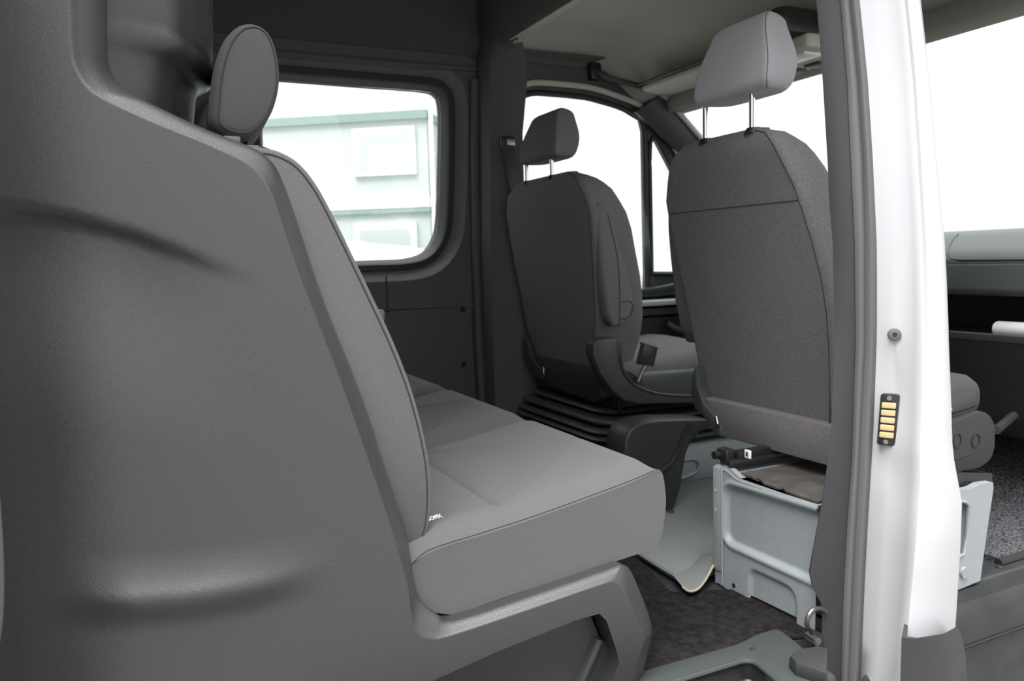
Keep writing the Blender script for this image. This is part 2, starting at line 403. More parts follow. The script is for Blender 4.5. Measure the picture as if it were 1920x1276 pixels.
# headliner side above the driver door
m = MB(); prof = [(2.70, 1.36), (2.70, 1.42), (2.695, 1.46), (2.67, 1.49), (2.62, 1.505)]
def sidetrim(a, b):
    y, z = prof[0][0], 0
    t = b*(len(prof)-1); i = min(int(t), len(prof)-2); y = prof[i][0]+(prof[i+1][0]-prof[i][0])*(t-i); z = prof[i][1]+(prof[i+1][1]-prof[i][1])*(t-i)
    x = 1.26+.74*a
    return (x, y, z - .10*smooth(.55, 1, a))
MB().grid(sidetrim, 16, 17).obj('door_header_lining', LINS, ce)
# A pillar on the driver side, windscreen
ap = estruct('trim_2', (2.2, 2.65, 1.0))
m = MB(); P0, P1 = Vector((1.88, 2.63, 1.355)), Vector((2.74, 2.71, .70))
secs = []
for t in [i/8 for i in range(9)]:
    c = P0.lerp(P1, t)+Vector((0, 0, .03*math.sin(math.pi*t)))
    secs.append([c+Vector((dx, dy, dz)) for dx, dy, dz in ((-.05, .07, -.03), (-.045, .02, -.04), (-.02, -.01, -.02), (.02, -.025, .01), (.035, -.02, .03), (.04, .07, .04))])
m.loft(secs); m.obj('pillar_cover', PLG, ap)
w2 = estruct('window_2', (2.4, 1.9, 1.05))
MB().prism([(2.06, 1.03, 1.345), (2.06, 2.63, 1.345), (2.80, 2.72, .765), (2.80, .98, .765)], (.004, 0, .005)).obj('windscreen_glass', GLASS, w2)
MB().tube([(1.985, 2.605, 1.335), (2.235, 2.625, 1.14), (2.50, 2.65, .95), (2.76, 2.68, .76)], .011, 8).obj('windscreen_edge', BEIGE, w2)

# partition behind the bench
wr = estruct('wall_rear', (-.05, 2.0, 0))
MB().box((-.10, 1.16, -.004), (-.06, 2.80, 1.83)).obj('partition_panel', TRIM, wr)
# moulded column with waves behind the nearest head restraint
colx = [(-200, 398), (60, 398), (110, 398), (128, 396), (141, 403), (150, 404), (160, 396), (172, 372), (190, 366), (215, 364), (240, 362), (290, 350)]
m = MB(); rings = []
for v in [-260, -120, -20, 40, 70, 95, 110, 120, 128, 134, 141, 148, 154, 160, 166, 172, 180, 190, 202, 215, 228, 245, 270, 310, 380]:
    u = interp(colx, v); e = at(u, v, y=1.36)
    xe = e.x; z = e.z; r = .05
    # wave: the column is pinched where the silhouette steps back
    q = [(-.08, 1.125), (-.055, 1.125), (xe-.075, 1.155), (xe-.045, 1.20), (xe-.02, 1.27), (xe-.003, 1.33), (xe, 1.37), (xe-.006, 1.43), (xe-.05, 1.55), (-.07, 1.75)]
    q = catmull([(a, b_, 0) for a, b_ in q], 4)
    rings.append([(p.x, p.y, z) for p in q])
m.loft(rings, cap=False, closed=False); m.obj('moulded_column', COLM, wr, 60)

# left B pillar trim and belt
bp_ = estruct('trim_3', (1.3, 2.75, 0))
lv = [-140, 0, 60, 130, 250, 440, 600, 750, 860]
uL = [(-140, 925), (0, 918), (60, 912), (110, 905), (125, 903), (180, 903), (440, 905), (750, 914), (860, 918)]
uR = [(-140, 1030), (0, 985), (60, 975), (100, 985), (130, 988), (160, 988), (250, 980), (440, 985), (600, 995), (750, 1018), (860, 1024)]
rings = []
for v in [-140, 0, 60, 100, 120, 135, 160, 200, 250, 330, 440, 520, 600, 680, 750, 800, 860]:
    a = at(interp(uL, v), v, y=2.71); b = at(interp(uR, v), v, y=2.615)
    rings.append([a+Vector((-.004, .05, 0)), a, a+Vector((.012, -.045, 0)), a.lerp(b, .25)+Vector((0, -.035, 0)), a.lerp(b, .7)+Vector((0, -.02, 0)), b, b+Vector((.03, .09, 0))])
MB().loft(rings, cap=False, closed=False).obj('pillar_cover', TRIM, bp_, 35)
p = at(968, 741, y=2.68); MB().cyl(p+Vector((0, .02, 0)), p+Vector((-.006, -.012, 0)), .012, 14).obj('trim_fastener', PLB, bp_)
# ridge beside it (pale vertical highlight)
rr = [at(u, v, y=2.742) for u, v in ((890, 150), (890, 300), (893, 500), (897, 640), (905, 770))]
MB().tube(rr, .016, 8).obj('pillar_bead', TRIM, bp_)

# right B pillar with seals and painted jamb
wrt = estruct('wall_right', (1.2, 1.0, 0))
VL = [-620, -300, -120, 0, 75, 150, 225, 300, 375, 452, 520, 600, 640, 700, 760, 800, 830, 860, 900, 940, 980, 1020, 1072, 1100, 1130, 1160, 1190, 1230, 1276, 1350, 1450]
YO = [(-620, 1.07), (0, .995), (300, .96), (600, .93), (860, .905), (1000, .89), (1170, .893), (1276, .885), (1450, .885)]
RR = [(-620, 1640), (0, 1726), (145, 1742), (301, 1756), (452, 1771), (560, 1777), (640, 1779), (760, 1784), (820, 1785), (860, 1789), (893, 1795), (941, 1804), (1023, 1801), (1168, 1792), (1450, 1772)]
CREASE = [(-620, 1620), (0, 1696), (145, 1711), (301, 1721), (452, 1730), (560, 1733), (720, 1732), (800, 1729), (840, 1725), (900, 1726), (958, 1722), (1055, 1714), (1186, 1701), (1450, 1676)]
WL = [(-620, 1525), (0, 1610), (145, 1625), (281, 1634), (452, 1642), (560, 1643), (640, 1642), (786, 1637), (860, 1633), (958, 1627), (1088, 1620), (1276, 1612), (1450, 1600)]
GR = [(-620, 1500), (0, 1593), (150, 1608), (301, 1618), (452, 1622), (640, 1622), (860, 1612), (1023, 1603), (1276, 1592), (1450, 1580)]
TS = [(-620, 1480), (0, 1575), (150, 1588), (301, 1595), (452, 1602), (640, 1604), (860, 1597), (990, 1588), (1121, 1581), (1276, 1577), (1450, 1570)]
IN = [(-620, 1430), (0, 1529), (100, 1538), (296, 1550), (375, 1553), (383, 1556), (452, 1560), (640, 1564), (800, 1557), (860, 1551), (938, 1540), (1016, 1525), (1072, 1515), (1090, 1517), (1111, 1525), (1134, 1541), (1190, 1540), (1450, 1530)]
YI = [(-620, 1.17), (0, 1.105), (450, 1.07), (860, 1.042), (1276, 1.042), (1450, 1.042)]
def rail(tab, v, y): return at(interp(tab, v), v, y=y)
rin, rse, rja, rou = [], [], [], []
for v in VL:
    yo = interp(YO, v); yi = interp(YI, v); k = smooth(500, -300, v)*.06
    a = rail(IN, v, yi); b = rail(TS, v, 1.032+k)
    rin.append([a+Vector((.10, .02, 0)), a+Vector((.02, .012, 0)), a+Vector((.004, .002, 0)), a.lerp(b, .08)+Vector((-.003, 0, 0)), a.lerp(b, .5)+Vector((-.006, 0, 0)), a.lerp(b, .95), b+Vector((.01, 0, 0))])
    c = rail(GR, v, 1.022+k); d = rail(WL, v, 1.012+k)
    def lobe(p, q, h):
        n = Vector((-(p-q).y, (p-q).x, 0)).normalized()
        if n.x > 0: n = -n
        return [p.lerp(q, t)+n*(h*math.sin(math.pi*t)) for t in (.02, .15, .35, .5, .65, .85, .98)]
    rse.append([b+Vector((.02, 0, 0))]+lobe(b, c, .007)+[c+Vector((.006, 0, 0))]+lobe(c, d, .009)+[d+Vector((.02, 0, 0))])
    e = rail(CREASE, v, yo+.006); f = rail(RR, v, yo)
    dip = .010*(smooth(655, 670, v)-smooth(700, 712, v)) + .007*(smooth(845, 856, v)-smooth(870, 885, v))
    s1 = d.lerp(e, .30)+Vector((.001, 0, 0)); s2 = d.lerp(e, .55)+Vector((.006-.2*dip, 0, 0)); s3 = d.lerp(e, .8)+Vector((.003, 0, 0))
    rja.append([d+Vector((.012, .004, 0)), d+Vector((.002, 0, 0)), s1+Vector((dip, 0, 0)), d.lerp(e, .38)+Vector((.003+dip, 0, 0)), s2, s3, d.lerp(e, .93)+Vector((-.002, 0, 0)), e])
    rou.append([e, e.lerp(f, .04)+Vector((0, -.005, 0)), e.lerp(f, .5)+Vector((0, -.009, 0)), e.lerp(f, .96)+Vector((0, -.002, 0)), f, f+Vector((.004, .02, 0)), f+Vector((-.02, .06, 0)), f+Vector((-.04, .13, 0))])
L_ = dict(cap=False, closed=False)
MB().loft(rin, **L_).obj('pillar_cover', TRIMR, wrt, 50)
MB().loft(rse, **L_).obj('door_seal', SEAL, wrt, 50)
cut = VL.index(1190)
MB().loft(rja, **L_).obj('painted_jamb', PAINT, wrt, 50)
cut = VL.index(1130); e = rail(CREASE, 1202, .896); f = rail(RR, 1186, .893)
rou = rou[:cut+1]+[[e, e.lerp(f, .04)+Vector((0, -.005, 0)), e.lerp(f, .5)+Vector((0, -.009, 0)), e.lerp(f, .96)+Vector((0, -.002, 0)), f, f+Vector((.002, .02, 0)), f+Vector((-.03, .06, 0)), f+Vector((-.06, .13, 0))]]
MB().loft(rou, **L_).obj('outer_panel', PAINT, wrt, 50)
# lower rubbing strip
rb = []
for v in (1172, 1176, 1186, 1220, 1276, 1350, 1450):
    k = 0 if v < 1174 else 1
    e = at(1690-(v-1190)*.03+(8 if k == 0 else 0), v+(20 if k == 0 else 18), y=.874); f = at(interp([(1172, 1790), (1190, 1800), (1240, 1809), (1276, 1811), (1450, 1808)], v), v, y=.870)
    rb.append([e+Vector((.045, .03, 0)), e, e.lerp(f, .12)+Vector((0, -.012, 0)), e.lerp(f, .6)+Vector((0, -.016, 0)), f+Vector((0, -.004, 0)), f+Vector((.012, .012, -.02))])
rb.insert(0, [p+(p-Vector((0, 0, H)))*.02-Vector((0, 0, .03)) for p in rb[0]])
MB().loft(rb, **L_).obj('rubbing_strip', PL2, wrt, 50)
MB().box((-.9, 1.0, 1.72), (1.34, 1.07, 1.86), .01).obj('cant_rail', PAINT, wrt)
MB().box((1.25, 1.0, 1.52), (2.0, 1.07, 1.66), .01).obj('cab_cant_rail', PAINT, wrt)
# bodyside behind the sliding-door opening, and the slid-back door
MB().box((-1.6, .96, -.45), (-.18, 1.04, 1.86), .02).obj('rear_quarter', PAINT, wrt)
ds = estruct('door_2', (-.7, .83, .3))
m = MB(); m.box((-1.35, .76, -.32), (-.16, .80, 1.5), .015); m.obj('door_skin', PAINT, ds)
m = MB()
ed = catmull([at(u, v, y=.84) for u, v in ((-22, 560), (-14, 700), (-6, 850), (2, 960), (7, 1050), (7, 1130), (2, 1190), (-12, 1270), (-22, 1400))], 5)
m.loft([[p+Vector((-.06, 0, 0)), p+Vector((-.012, -.02, 0)), p, p+Vector((-.01, .02, 0)), p+Vector((-.06, .03, 0))] for p in ed], cap=False, closed=False); m.obj('door_edge_trim', SEAL, ds)
MB().box((-1.33, .80, -.25), (-.19, .86, 1.45), .02).obj('door_lining', PLG, ds)

# ------------------------------------------------------------------ front: dashboard
db = thing('dashboard', 'dark grey dashboard with open shelf, seen through the passenger door opening', 'dashboard', (2.3, 1.9, .3))
def ext(prof, y0, y1, name, mt, parent, r=.015, inset=.004):
    q = round_poly(prof, r, 4); MB().prism([(p.x, y0, p.y) for p in q], (0, y1-y0, 0), inset).obj(name, mt, parent)
ext([(2.80, .76), (2.45, .80), (2.30, .785), (2.20, .735), (2.172, .708), (2.165, .69), (2.5, .60), (2.8, .60)], 1.0, 2.66, 'top_pad', PLG, db, .03)
ext([(2.168, .70), (2.135, .622), (2.145, .608), (2.5, .60), (2.5, .69)], 1.0, 2.66, 'front_fascia', PLG, db, .01)
ext([(2.42, .62), (2.42, .46), (2.45, .45), (2.5, .62)], 1.02, 2.64, 'shelf_back', PLB, db, .01)
ext([(2.10, .507), (2.115, .507), (2.125, .495), (2.44, .495), (2.44, .47), (2.10, .485)], 1.02, 2.64, 'shelf', PL2, db, .005)
ext([(2.10, .50), (2.12, .38), (2.16, .26), (2.22, .20), (2.5, .20), (2.5, .48)], 1.02, 2.64, 'glove_box', PLB, db, .02)
sm_ = [at(u, v, x=2.172) for u, v in ((1796, 430), (1785, 445), (1778, 462), (1776, 475), (1782, 485), (1800, 487), (1860, 487), (1960, 486))]
def on_pad(u, v):
    # seam lies on the pad's slope
    for x in [2.172+.002*i for i in range(80)]:
        p = at(u, v, x=x); zs = interp([(2.165, .70), (2.172, .708), (2.20, .735), (2.30, .785), (2.45, .80)], x)
        if p.z <= zs+.0015: return p
    return at(u, v, x=2.2)
MB().tube([on_pad(u, v) for u, v in ((1797, 438), (1786, 450), (1779, 463), (1777, 475), (1783, 484), (1800, 487), (1860, 487), (1960, 486))], .002, 6).obj('airbag_seam', PLB, db)
m = MB(); sc = Vector((2.02, 2.38, .70)); 
MB().box((2.50, 1.0, .05), (2.78, 2.66, .60)).obj('bulkhead', PLB, db)
st = thing('steering_wheel', 'black steering wheel in front of the left-hand driver seat', 'steering wheel', (1.92, 2.38, .66))
ax = Vector((-.80, 0, .60)).normalized(); e1 = Vector((0, 1, 0)); e2 = ax.cross(e1)
c0 = Vector((2.03, 2.33, .66))
MB().tube([c0+e1*(.17*math.cos(2*math.pi*i/40))+e2*(.17*math.sin(2*math.pi*i/40)) for i in range(40)], .015, 10, True).obj('rim', PLB, st)
MB().cyl(c0-ax*.03, c0+ax*.02, .07, 20).obj('hub', PLB, st)
for a in (0, math.pi, -math.pi/2):
    MB().tube([c0+(e1*math.cos(a)+e2*math.sin(a))*.05, c0+(e1*math.cos(a)+e2*math.sin(a))*.168], .014, 8).obj('spoke', PLB, st)
MB().cyl(c0-ax*.02, c0-ax*.10, .04, 14).obj('column', PLB, st)
# paper roll on the shelf
pr0 = at(1868, 617, x=2.16)
m = MB(); a = Vector((2.175, pr0.y+.0, .5285)); R_ = []
for y, r in ((a.y, .010), (a.y, .019), (a.y-.006, .0215), (a.y-.30, .0215), (a.y-.303, .018)): R_.append([(2.160+r*math.cos(k*math.pi/12), y, .5165+r*math.sin(k*math.pi/12)) for k in range(24)])
m.loft(R_); tag(m.obj('paper_roll', WHITE), 'white rolled paper lying on the dashboard shelf', 'paper roll')

# ------------------------------------------------------------------ ceiling fittings
def visor(name, y0, y1, label, mt=BEIGE):
    t = thing(name, label, 'sun visor', (1.9, (y0+y1)/2, 1.38), 'sun visors')
    q = round_poly([(1.79, y0), (1.99, y0), (1.99, y1-.0), (1.93, y1), (1.79, y1-.05)], .03, 4)
    MB().prism([(p.x, p.y, 1.365+.02*(1.99-p.x)/.2) for p in q], (0, 0, .018), .007).obj('visor_board', mt, t)
    MB().tube([(1.985, y0+.02, 1.385), (1.985, y1-.03, 1.385)], .007, 8).obj('hinge_rod', PLB, t)
    MB().tube([(1.785, y0+.01, 1.398), (1.785, y1-.05, 1.398)], .005, 8).obj('edge_binding', PLB, t)
visor('sun_visor', 1.98, 2.61, 'pale sun visor folded up above the driver side of the windscreen')
visor('sun_visor', 1.12, 1.62, 'sun visor at the top right, seen through the passenger door opening', HDR)
hd = thing('grab_handle', 'dark grab handle on the lining above the driver door', 'handle', (1.7, 2.66, 1.42))
h0, h1 = at(1116, 135, y=2.655), at(1212, 160, y=2.63)
MB().tube(catmull([h0+Vector((0, .04, .0)), h0+Vector((0, 0, 0)), h0.lerp(h1, .15)+Vector((0, -.03, -.02)), h0.lerp(h1, .5)+Vector((0, -.035, -.022)), h0.lerp(h1, .85)+Vector((0, -.03, -.018)), h1, h1+Vector((0, .05, 0))], 5), .011, 8).obj('grip', PLG, hd)
MB().box(h0-Vector((.025, .012, .03)), h0+Vector((.025, .05, .035)), .01).obj('mount', PLB, hd)
MB().box(h1-Vector((.025, .012, .025)), h1+Vector((.025, .06, .03)), .01).obj('mount', PLB, hd)
oc = thing('overhead_console', 'pale overhead console with interior lamp, behind the passenger headrest', 'console', (1.85, 1.75, 1.35))
MB().box((1.64, 1.67, 1.345), (1.94, 1.93, 1.42), .02).obj('housing', PLB, oc)
MB().box((1.72, 1.66, 1.31), (1.95, 1.94, 1.35), .012).obj('cover', BEIGE, oc)
MB().box((1.75, 1.70, 1.302), (1.82, 1.90, 1.312), .004).obj('lamp', LENS, oc)
for y in (1.71, 1.80, 1.89): MB().box((1.88, y-.03, 1.302), (1.93, y+.03, 1.312), .004).obj('switch', PLG, oc)

# seat belt on the left pillar
sb = thing('seat_belt', 'black seat belt hanging from its guide on the left pillar', 'seat belt', (1.3, 2.62, .9))
p = at(953, 268, y=2.625)
MB().box(p+Vector((-.028, -.008, -.024)), p+Vector((.028, .025, .024)), .008).obj('guide_housing', PLB, sb)
MB().box(p+Vector((-.012, -.015, -.012)), p+Vector((.022, -.006, .014)), .003).obj('guide_loop', STEEL, sb)
q = [at(u, v, y=yy) for u, v, yy in ((951, 272, 2.61), (956, 300, 2.61), (965, 345, 2.61), (978, 420, 2.62), (990, 560, 2.63))]
m = MB(); m.loft([[p+Vector((-.022, 0, 0)), p+Vector((.022, -.006, 0)), p+Vector((.022, -.003, 0)), p+Vector((-.022, .003, 0))] for p in catmull(q, 5)]); m.obj('webbing', PLB, sb)

# ------------------------------------------------------------------ front seats
PS = ((1.2, 0, 1.01), (1, 0, .16))           # rake of both backrests: x = 1.2 + .16*(1.01 - z)
def back_ring(yl, yr, x, z, th, wing, rb=.03, rf=.05):
    c = [(x, yr), (x+th, yr-wing), (x+th, yl+wing), (x, yl)]
    q = round_poly(c, [rb, rf, rf, rb], 6); return [(p.x, p.y, z) for p in q]
def backrest(parent, left, right, zs, th, wing, matl, seam=True):
    lt = sorted((at(u, v, p=PS).z, at(u, v, p=PS).y) for u, v in left); rt = sorted((at(u, v, p=PS).z, at(u, v, p=PS).y) for u, v in right)
    R = []; seamL = []; seamR = []
    zt = zs[-1]
    for z in zs:
        yl, yr = interp(lt, z), interp(rt, z); x = 1.2+.16*(1.01-z)
        t = interp(th, z); w = interp(wing, z)
        ins = .03*smooth(zt-.06, zt, z)**2
        R.append(back_ring(yl-ins*.3, yr+ins*.3, x+ins*.6, z, t-ins*1.6, w, .022, .045))
        seamR.append((x+ins*.6-.0005, yr+.014+ins*.3, z)); seamL.append((x+ins*.6-.0005, yl-.014-ins*.3, z))
    MB().loft(R).obj('backrest', matl, parent, 70)
    return seamL, seamR, lt, rt
def headrest(parent, yl_b, yr_b, yl_t, yr_t, zb, zt, xb, th, posts, zpost, matl):
    R = []; n = 18
    for i in range(n+1):
        t = .5-.5*math.cos(math.pi*i/n); z = zb+(zt-zb)*t
        k = abs(2*t-1); inset = .030*(1-math.sqrt(max(0, 1-max(0, (k-.72)/.28)**2)))*(1.0 if t > .5 else .6)
        yl = yl_b+(yl_t-yl_b)*smooth(.25, 1.0, t); yr = yr_b+(yr_t-yr_b)*smooth(.25, 1.0, t)
        xo = xb+.038*t-.008*math.sin(math.pi*t); th_ = th*(1-.25*t)+.026*math.sin(math.pi*t)
        c = [(xo+inset, yr+inset*.8), (xo+th_-inset, yr+.015+inset), (xo+th_-inset, yl-.015-inset), (xo+inset, yl-inset*.8)]
        R.append([(p.x, p.y, z) for p in round_poly(c, [.016, .05, .05, .02], 6)])
    h = MB().loft(R).obj('headrest', matl, parent, 70)
    # seam along the near edge of the rear face
    s = [(r[3][0]-.0002, r[3][1]-.0002, r[3][2]) for r in R]
    MB().tube(s, .0007, 6).obj('seam', PIPE, h)
    for y in posts:
        MB().cyl((xb+.030, y, zpost-.005), (xb+.030, y, zb+.02), .0068, 14).obj('headrest_post', CHROME, parent)
        MB().cyl((xb+.036, y, zpost-.004), (xb+.036, y, zpost+.008), .022, 16, .016).obj('post_guide', PLB, parent)
    return h
ZS = [.345, .36, .38, .42, .48, .55, .62, .69, .76, .83, .88, .92, .95, .97, .985, .997, 1.006, 1.01]
# passenger seat
ps = thing('front_passenger_seat', 'dark grey front passenger seat, nearer of the two front seats, behind the white pillar', 'seat', (1.4, 1.42, .3))
L_px = [(1300, 266), (1275, 268), (1262, 275), (1252, 295), (1246, 340), (1243, 380), (1248, 410), (1262, 480), (1275, 540), (1300, 660), (1318, 755), (1330, 768)]
R_px = [(1415, 240), (1437, 243), (1455, 262), (1470, 290), (1500, 350), (1510, 380), (1535, 460), (1552, 530), (1562, 600), (1566, 700), (1566, 790), (1562, 815)]
sL, sR, lt, rt = backrest(ps, L_px, R_px, ZS, [(.34, .10), (.5, .13), (.8, .14), (.93, .12), (1.01, .08)], [(.34, -.01), (.45, -.03), (.75, -.02), (.9, .0), (1.01, .01)], FABD)
MB().tube(sR[2:], .0009, 6).obj('back_seam', PIPE, ps)
yy = [interp(lt, .848)-.022, interp(rt, .848)+.014]; xs_ = 1.2+.16*(1.01-.848)-.0008
MB().tube([(xs_, yy[0]+(yy[1]-yy[0])*i/10, .848) for i in range(11)], .0008, 6).obj('cross_seam', PIPE, ps)
headrest(ps, 1.508, 1.262, 1.470, 1.298, 1.085, 1.257, 1.195, .105, (1.490, 1.336), 1.005, FABH_LIT)
# side wings of the backrest toward the seat front
def bolster(parent, pts, y0, w, name, matl, bev=.02):
    MB().prism([(p.x, y0, p.z) for p in pts], (0, w, 0), bev).obj(name, matl, parent, 60)
wg = [at(u, v, y=1.69) for u, v in ((1250, 405), (1250, 430), (1254, 480), (1263, 560), (1272, 610), (1284, 640), (1300, 640), (1330, 600), (1330, 420), (1290, 380))]
bolster(ps, wg, 1.62, .07, 'side_bolster', FABD, .012)
# lower back of the seat, cushion, side shields
c = [(1.36, .40), (1.42, .42), (1.70, .455), (1.745, .445), (1.765, .415), (1.765, .375), (1.74, .345), (1.40, .31), (1.36, .32)]
def cushion_front(parent, y0, y1, matl):
    q = round_poly(c, .025, 4)
    rr = []
    for y, i in ((y0, .03), (y0+.008, .012), (y0+.03, 0), (y0+.10, -.002), ((y0+y1)/2, .004), (y1-.10, -.002), (y1-.03, 0), (y1-.008, .012), (y1, .03)): rr.append([(p.x, y, p.y) for p in offset2(q, i)])
    return MB().loft(rr).obj('seat_cushion', matl, parent, 60)
cushion_front(ps, 1.15, 1.68, FABC_SHADE)
MB().prism([(1.272, 1.555, .385), (1.272, 1.155, .385), (1.272, 1.155, .315), (1.272, 1.165, .297), (1.272, 1.48, .296), (1.272, 1.51, .32)], (.10, 0, 0), .01).obj('lower_back', FABD, ps)
sh = [at(u, v, y=1.135) for u, v in ((1740, 800), (1786, 790), (1840, 770), (1857, 775), (1868, 795), (1868, 840), (1860, 862), (1840, 878), (1800, 886), (1700, 900))]
sh = [Vector((p.x, 1.135, p.y)) for p in round_poly([(p.x, p.z) for p in sh], .012, 3)]
MB().prism(sh, (0, .03, 0), .008).obj('side_shield', SHLD, ps)
for u in (1795, 1830):
    p = at(u, 826, y=1.134); MB().tube([p+Vector((.0135*math.cos(a*math.pi/12), 0, .0165*math.sin(a*math.pi/12))) for a in range(24)], .0012, 6, True).obj('shield_cap', PLB, ps)
p = at(1784, 766, y=1.13); MB().cyl(p+Vector((-.008, .01, 0)), p+Vector((-.008, -.004, 0)), .005, 10).obj('bolt', CHROME, ps)
# recliner lever cover, left side
lv_ = [at(u, v, x=1.262) for u, v in ((1303, 686), (1296, 705), (1295, 740), (1302, 765), (1318, 780), (1330, 800), (1340, 815), (1352, 818), (1350, 800), (1335, 775), (1318, 755), (1308, 725), (1306, 700))]
MB().prism(lv_, (.05, 0, 0), .004).obj('recliner_cover', PLG, ps)
p = at(1346, 787, x=1.257); MB().cyl(p+Vector((0, 0, -.010)), p+Vector((0, .006, .008)), .005, 10).obj('recliner_bolt', CHROME, ps)
lv2 = [at(u, v, x=1.29) for u, v in ((1556, 765), (1552, 790), (1540, 815), (1540, 825), (1575, 835), (1580, 760))]
MB().prism(lv2, (.05, 0, 0), .004).obj('recliner_cover', PLG, ps)
# seat runners
MB().loft([[(x, y_, z+dz) for y_, dz in ((1.14, 0), (1.18, 0), (1.18, .02), (1.14, .02))] for x, z in ((1.34, .27), (1.78, .195))]).obj('runner', PLB, ps)
for y, xr in ((1.335, 1.150),):
    m = MB(); m.box((xr, y-.018, .276), (1.76, y+.018, .290), .003); m.box((xr+.03, y-.012, .287), (1.74, y+.012, .306), .003); m.obj('runner', PLB, ps)
m = MB(); m.box((1.150, 1.33, .285), (1.175, 1.365, .312), .004); m.cyl((1.138, 1.358, .297), (1.19, 1.358, .297), .009, 10); m.obj('runner_end', PLB, ps)
p = at(1401, 851, x=1.175); MB().box(p+Vector((0, -.009, -.009)), p+Vector((.004, .009, .009)), .001).obj('paper_label', WHITE, ps)
q = p+Vector((-.0006, 0, 0)); MB().box(q+Vector((0, -.002, -.005)), q+Vector((.001, .004, .005))).obj('label_mark', PLG, ps)

# passenger seat box
bx = thing('seat_box', 'pale blue-grey steel seat box under the front passenger seat, with worn mat', 'seat box', (1.4, 1.25, 0))
X0 = 1.143
yL, yR = 1.363, 1.062
def bxp(u, v, dx=0.0): p = at(u, v, x=X0); p.x += dx; return p
# rear sheet with pressed rounded rectangle and lower cut-out (height field)
bo = [bxp(u, v) for u, v in ((1340, 873), (1362, 872), (1390, 898), (1398, 902), (1534, 945), (1528, 1191), (1490, 1172), (1489, 1158), (1405, 1117), (1403, 1127), (1380, 1112), (1357, 1101), (1344, 1090))]
bo2 = [(max(p.y, 1.062), max(p.z, .0)) for p in bo]
def rr_dist(p, poly):
    """signed distance to polygon, negative inside"""
    d = 1e9; ins = False; n = len(poly)
    for i in range(n):
        a = poly[i]; b = poly[(i+1) % n]; e = b-a; w = p-a; t = max(0, min(1, w.dot(e)/max(e.length_squared, 1e-12))); d = min(d, (w-e*t).length)
        if (a.y > p.y) != (b.y > p.y) and p.x < (b.x-a.x)*(p.y-a.y)/(b.y-a.y)+a.x: ins = not ins
    return -d if ins else d
pan = [bxp(u, v) for u, v in ((1359, 906), (1560, 968), (1560, 1105), (1359, 1014))]; pan = round_poly([(p.y, p.z) for p in pan], .03, 5)
cutp = [bxp(u, v) for u, v in ((1406, 1066), (1491, 1106), (1491, 1200), (1403, 1140))]; cutp = round_poly([(p.y, p.z) for p in cutp], [.018, .03, 0, 0], 5)
def field(outer2, spacing):
    ys = [p[0] for p in outer2]; zs = [p[1] for p in outer2]; pts = []
    L = [Vector(p) for p in outer2]
    bd = []
    for i in range(len(L)):
        a, b = L[i], L[(i+1) % len(L)]; k = max(1, int((b-a).length/spacing))
        bd += [a.lerp(b, j/k) for j in range(k)]
    nb = len(bd); es = [(i, (i+1) % nb) for i in range(nb)]
    y = min(ys); row = 0
    while y < max(ys):
        z = min(zs)+(row % 2)*spacing*.5
        while z < max(zs):
            if rr_dist(Vector((y, z)), L) < -spacing*.6: pts.append(Vector((y, z)))
            z += spacing
        y += spacing*.87; row += 1
    r = delaunay_2d_cdt(bd+pts, es, [], 1, 1e-7); return r[0], [tuple(f) for f in r[2]], nb
V, Fc, nb = field(bo2, .0045)
vv = []
for q in V:
    d = rr_dist(q, pan); e = rr_dist(q, cutp); x = X0
    x += .009*smooth(.004, -.006, d)-.004*smooth(.011, .004, abs(d-.004)) if d < .02 else 0
    x += .007*smooth(.003, -.004, e)
    vv.append((x, q.x, q.y))
mesh_obj('rear_sheet', vv, Fc, METAL, bx, 80)
# left return flange and side, top rim
fl_ = [bxp(1340, 873), bxp(1341, 980), bxp(1344, 1090)]
m = MB(); fr_ = [bxp(1340, 873), bxp(1344, 1090)]
m.box((X0+.001, fr_[0].y-.004, 0.0), (1.70, fr_[0].y, .268)); m.obj('left_side', METAL, bx)
m = MB(); m.box((X0-.004, 1.338, .035), (X0+.003, 1.363, .272), .0015); m.obj('corner_flange', METAL, bx)
m = MB(); m.tube([bxp(1356, 875, -.004), bxp(1357, 1095, -.004)], .0022, 6); m.obj('corner_bead', METAL, bx)
for v in (918, 954): 
    p = bxp(1344, v, -.005); MB().cyl(p, p+Vector((.003, 0, 0)), .004, 10).obj('rivet', PAINT, bx)
p = bxp(1376, 1097, -.001); MB().cyl(p, p+Vector((.004, 0, 0)), .005, 14).obj('drain_hole', PLB, bx)
MB().box((X0+.001, 1.085, .255), (1.56, 1.36, .262)).obj('top_plate', METAL, bx)
m = MB(); rs = [(1.36, .275), (1.325, .275), (1.312, .272), (1.295, .264), (1.28, .262), (1.064, .262)]
m.loft([[(x, y, z+dz) for y, z in rs] for x, dz in ((X0-.002, -.006), (X0, 0), (X0+.02, 0), (X0+.022, -.004))], cap=False, closed=False); m.obj('top_rim', METAL, bx)
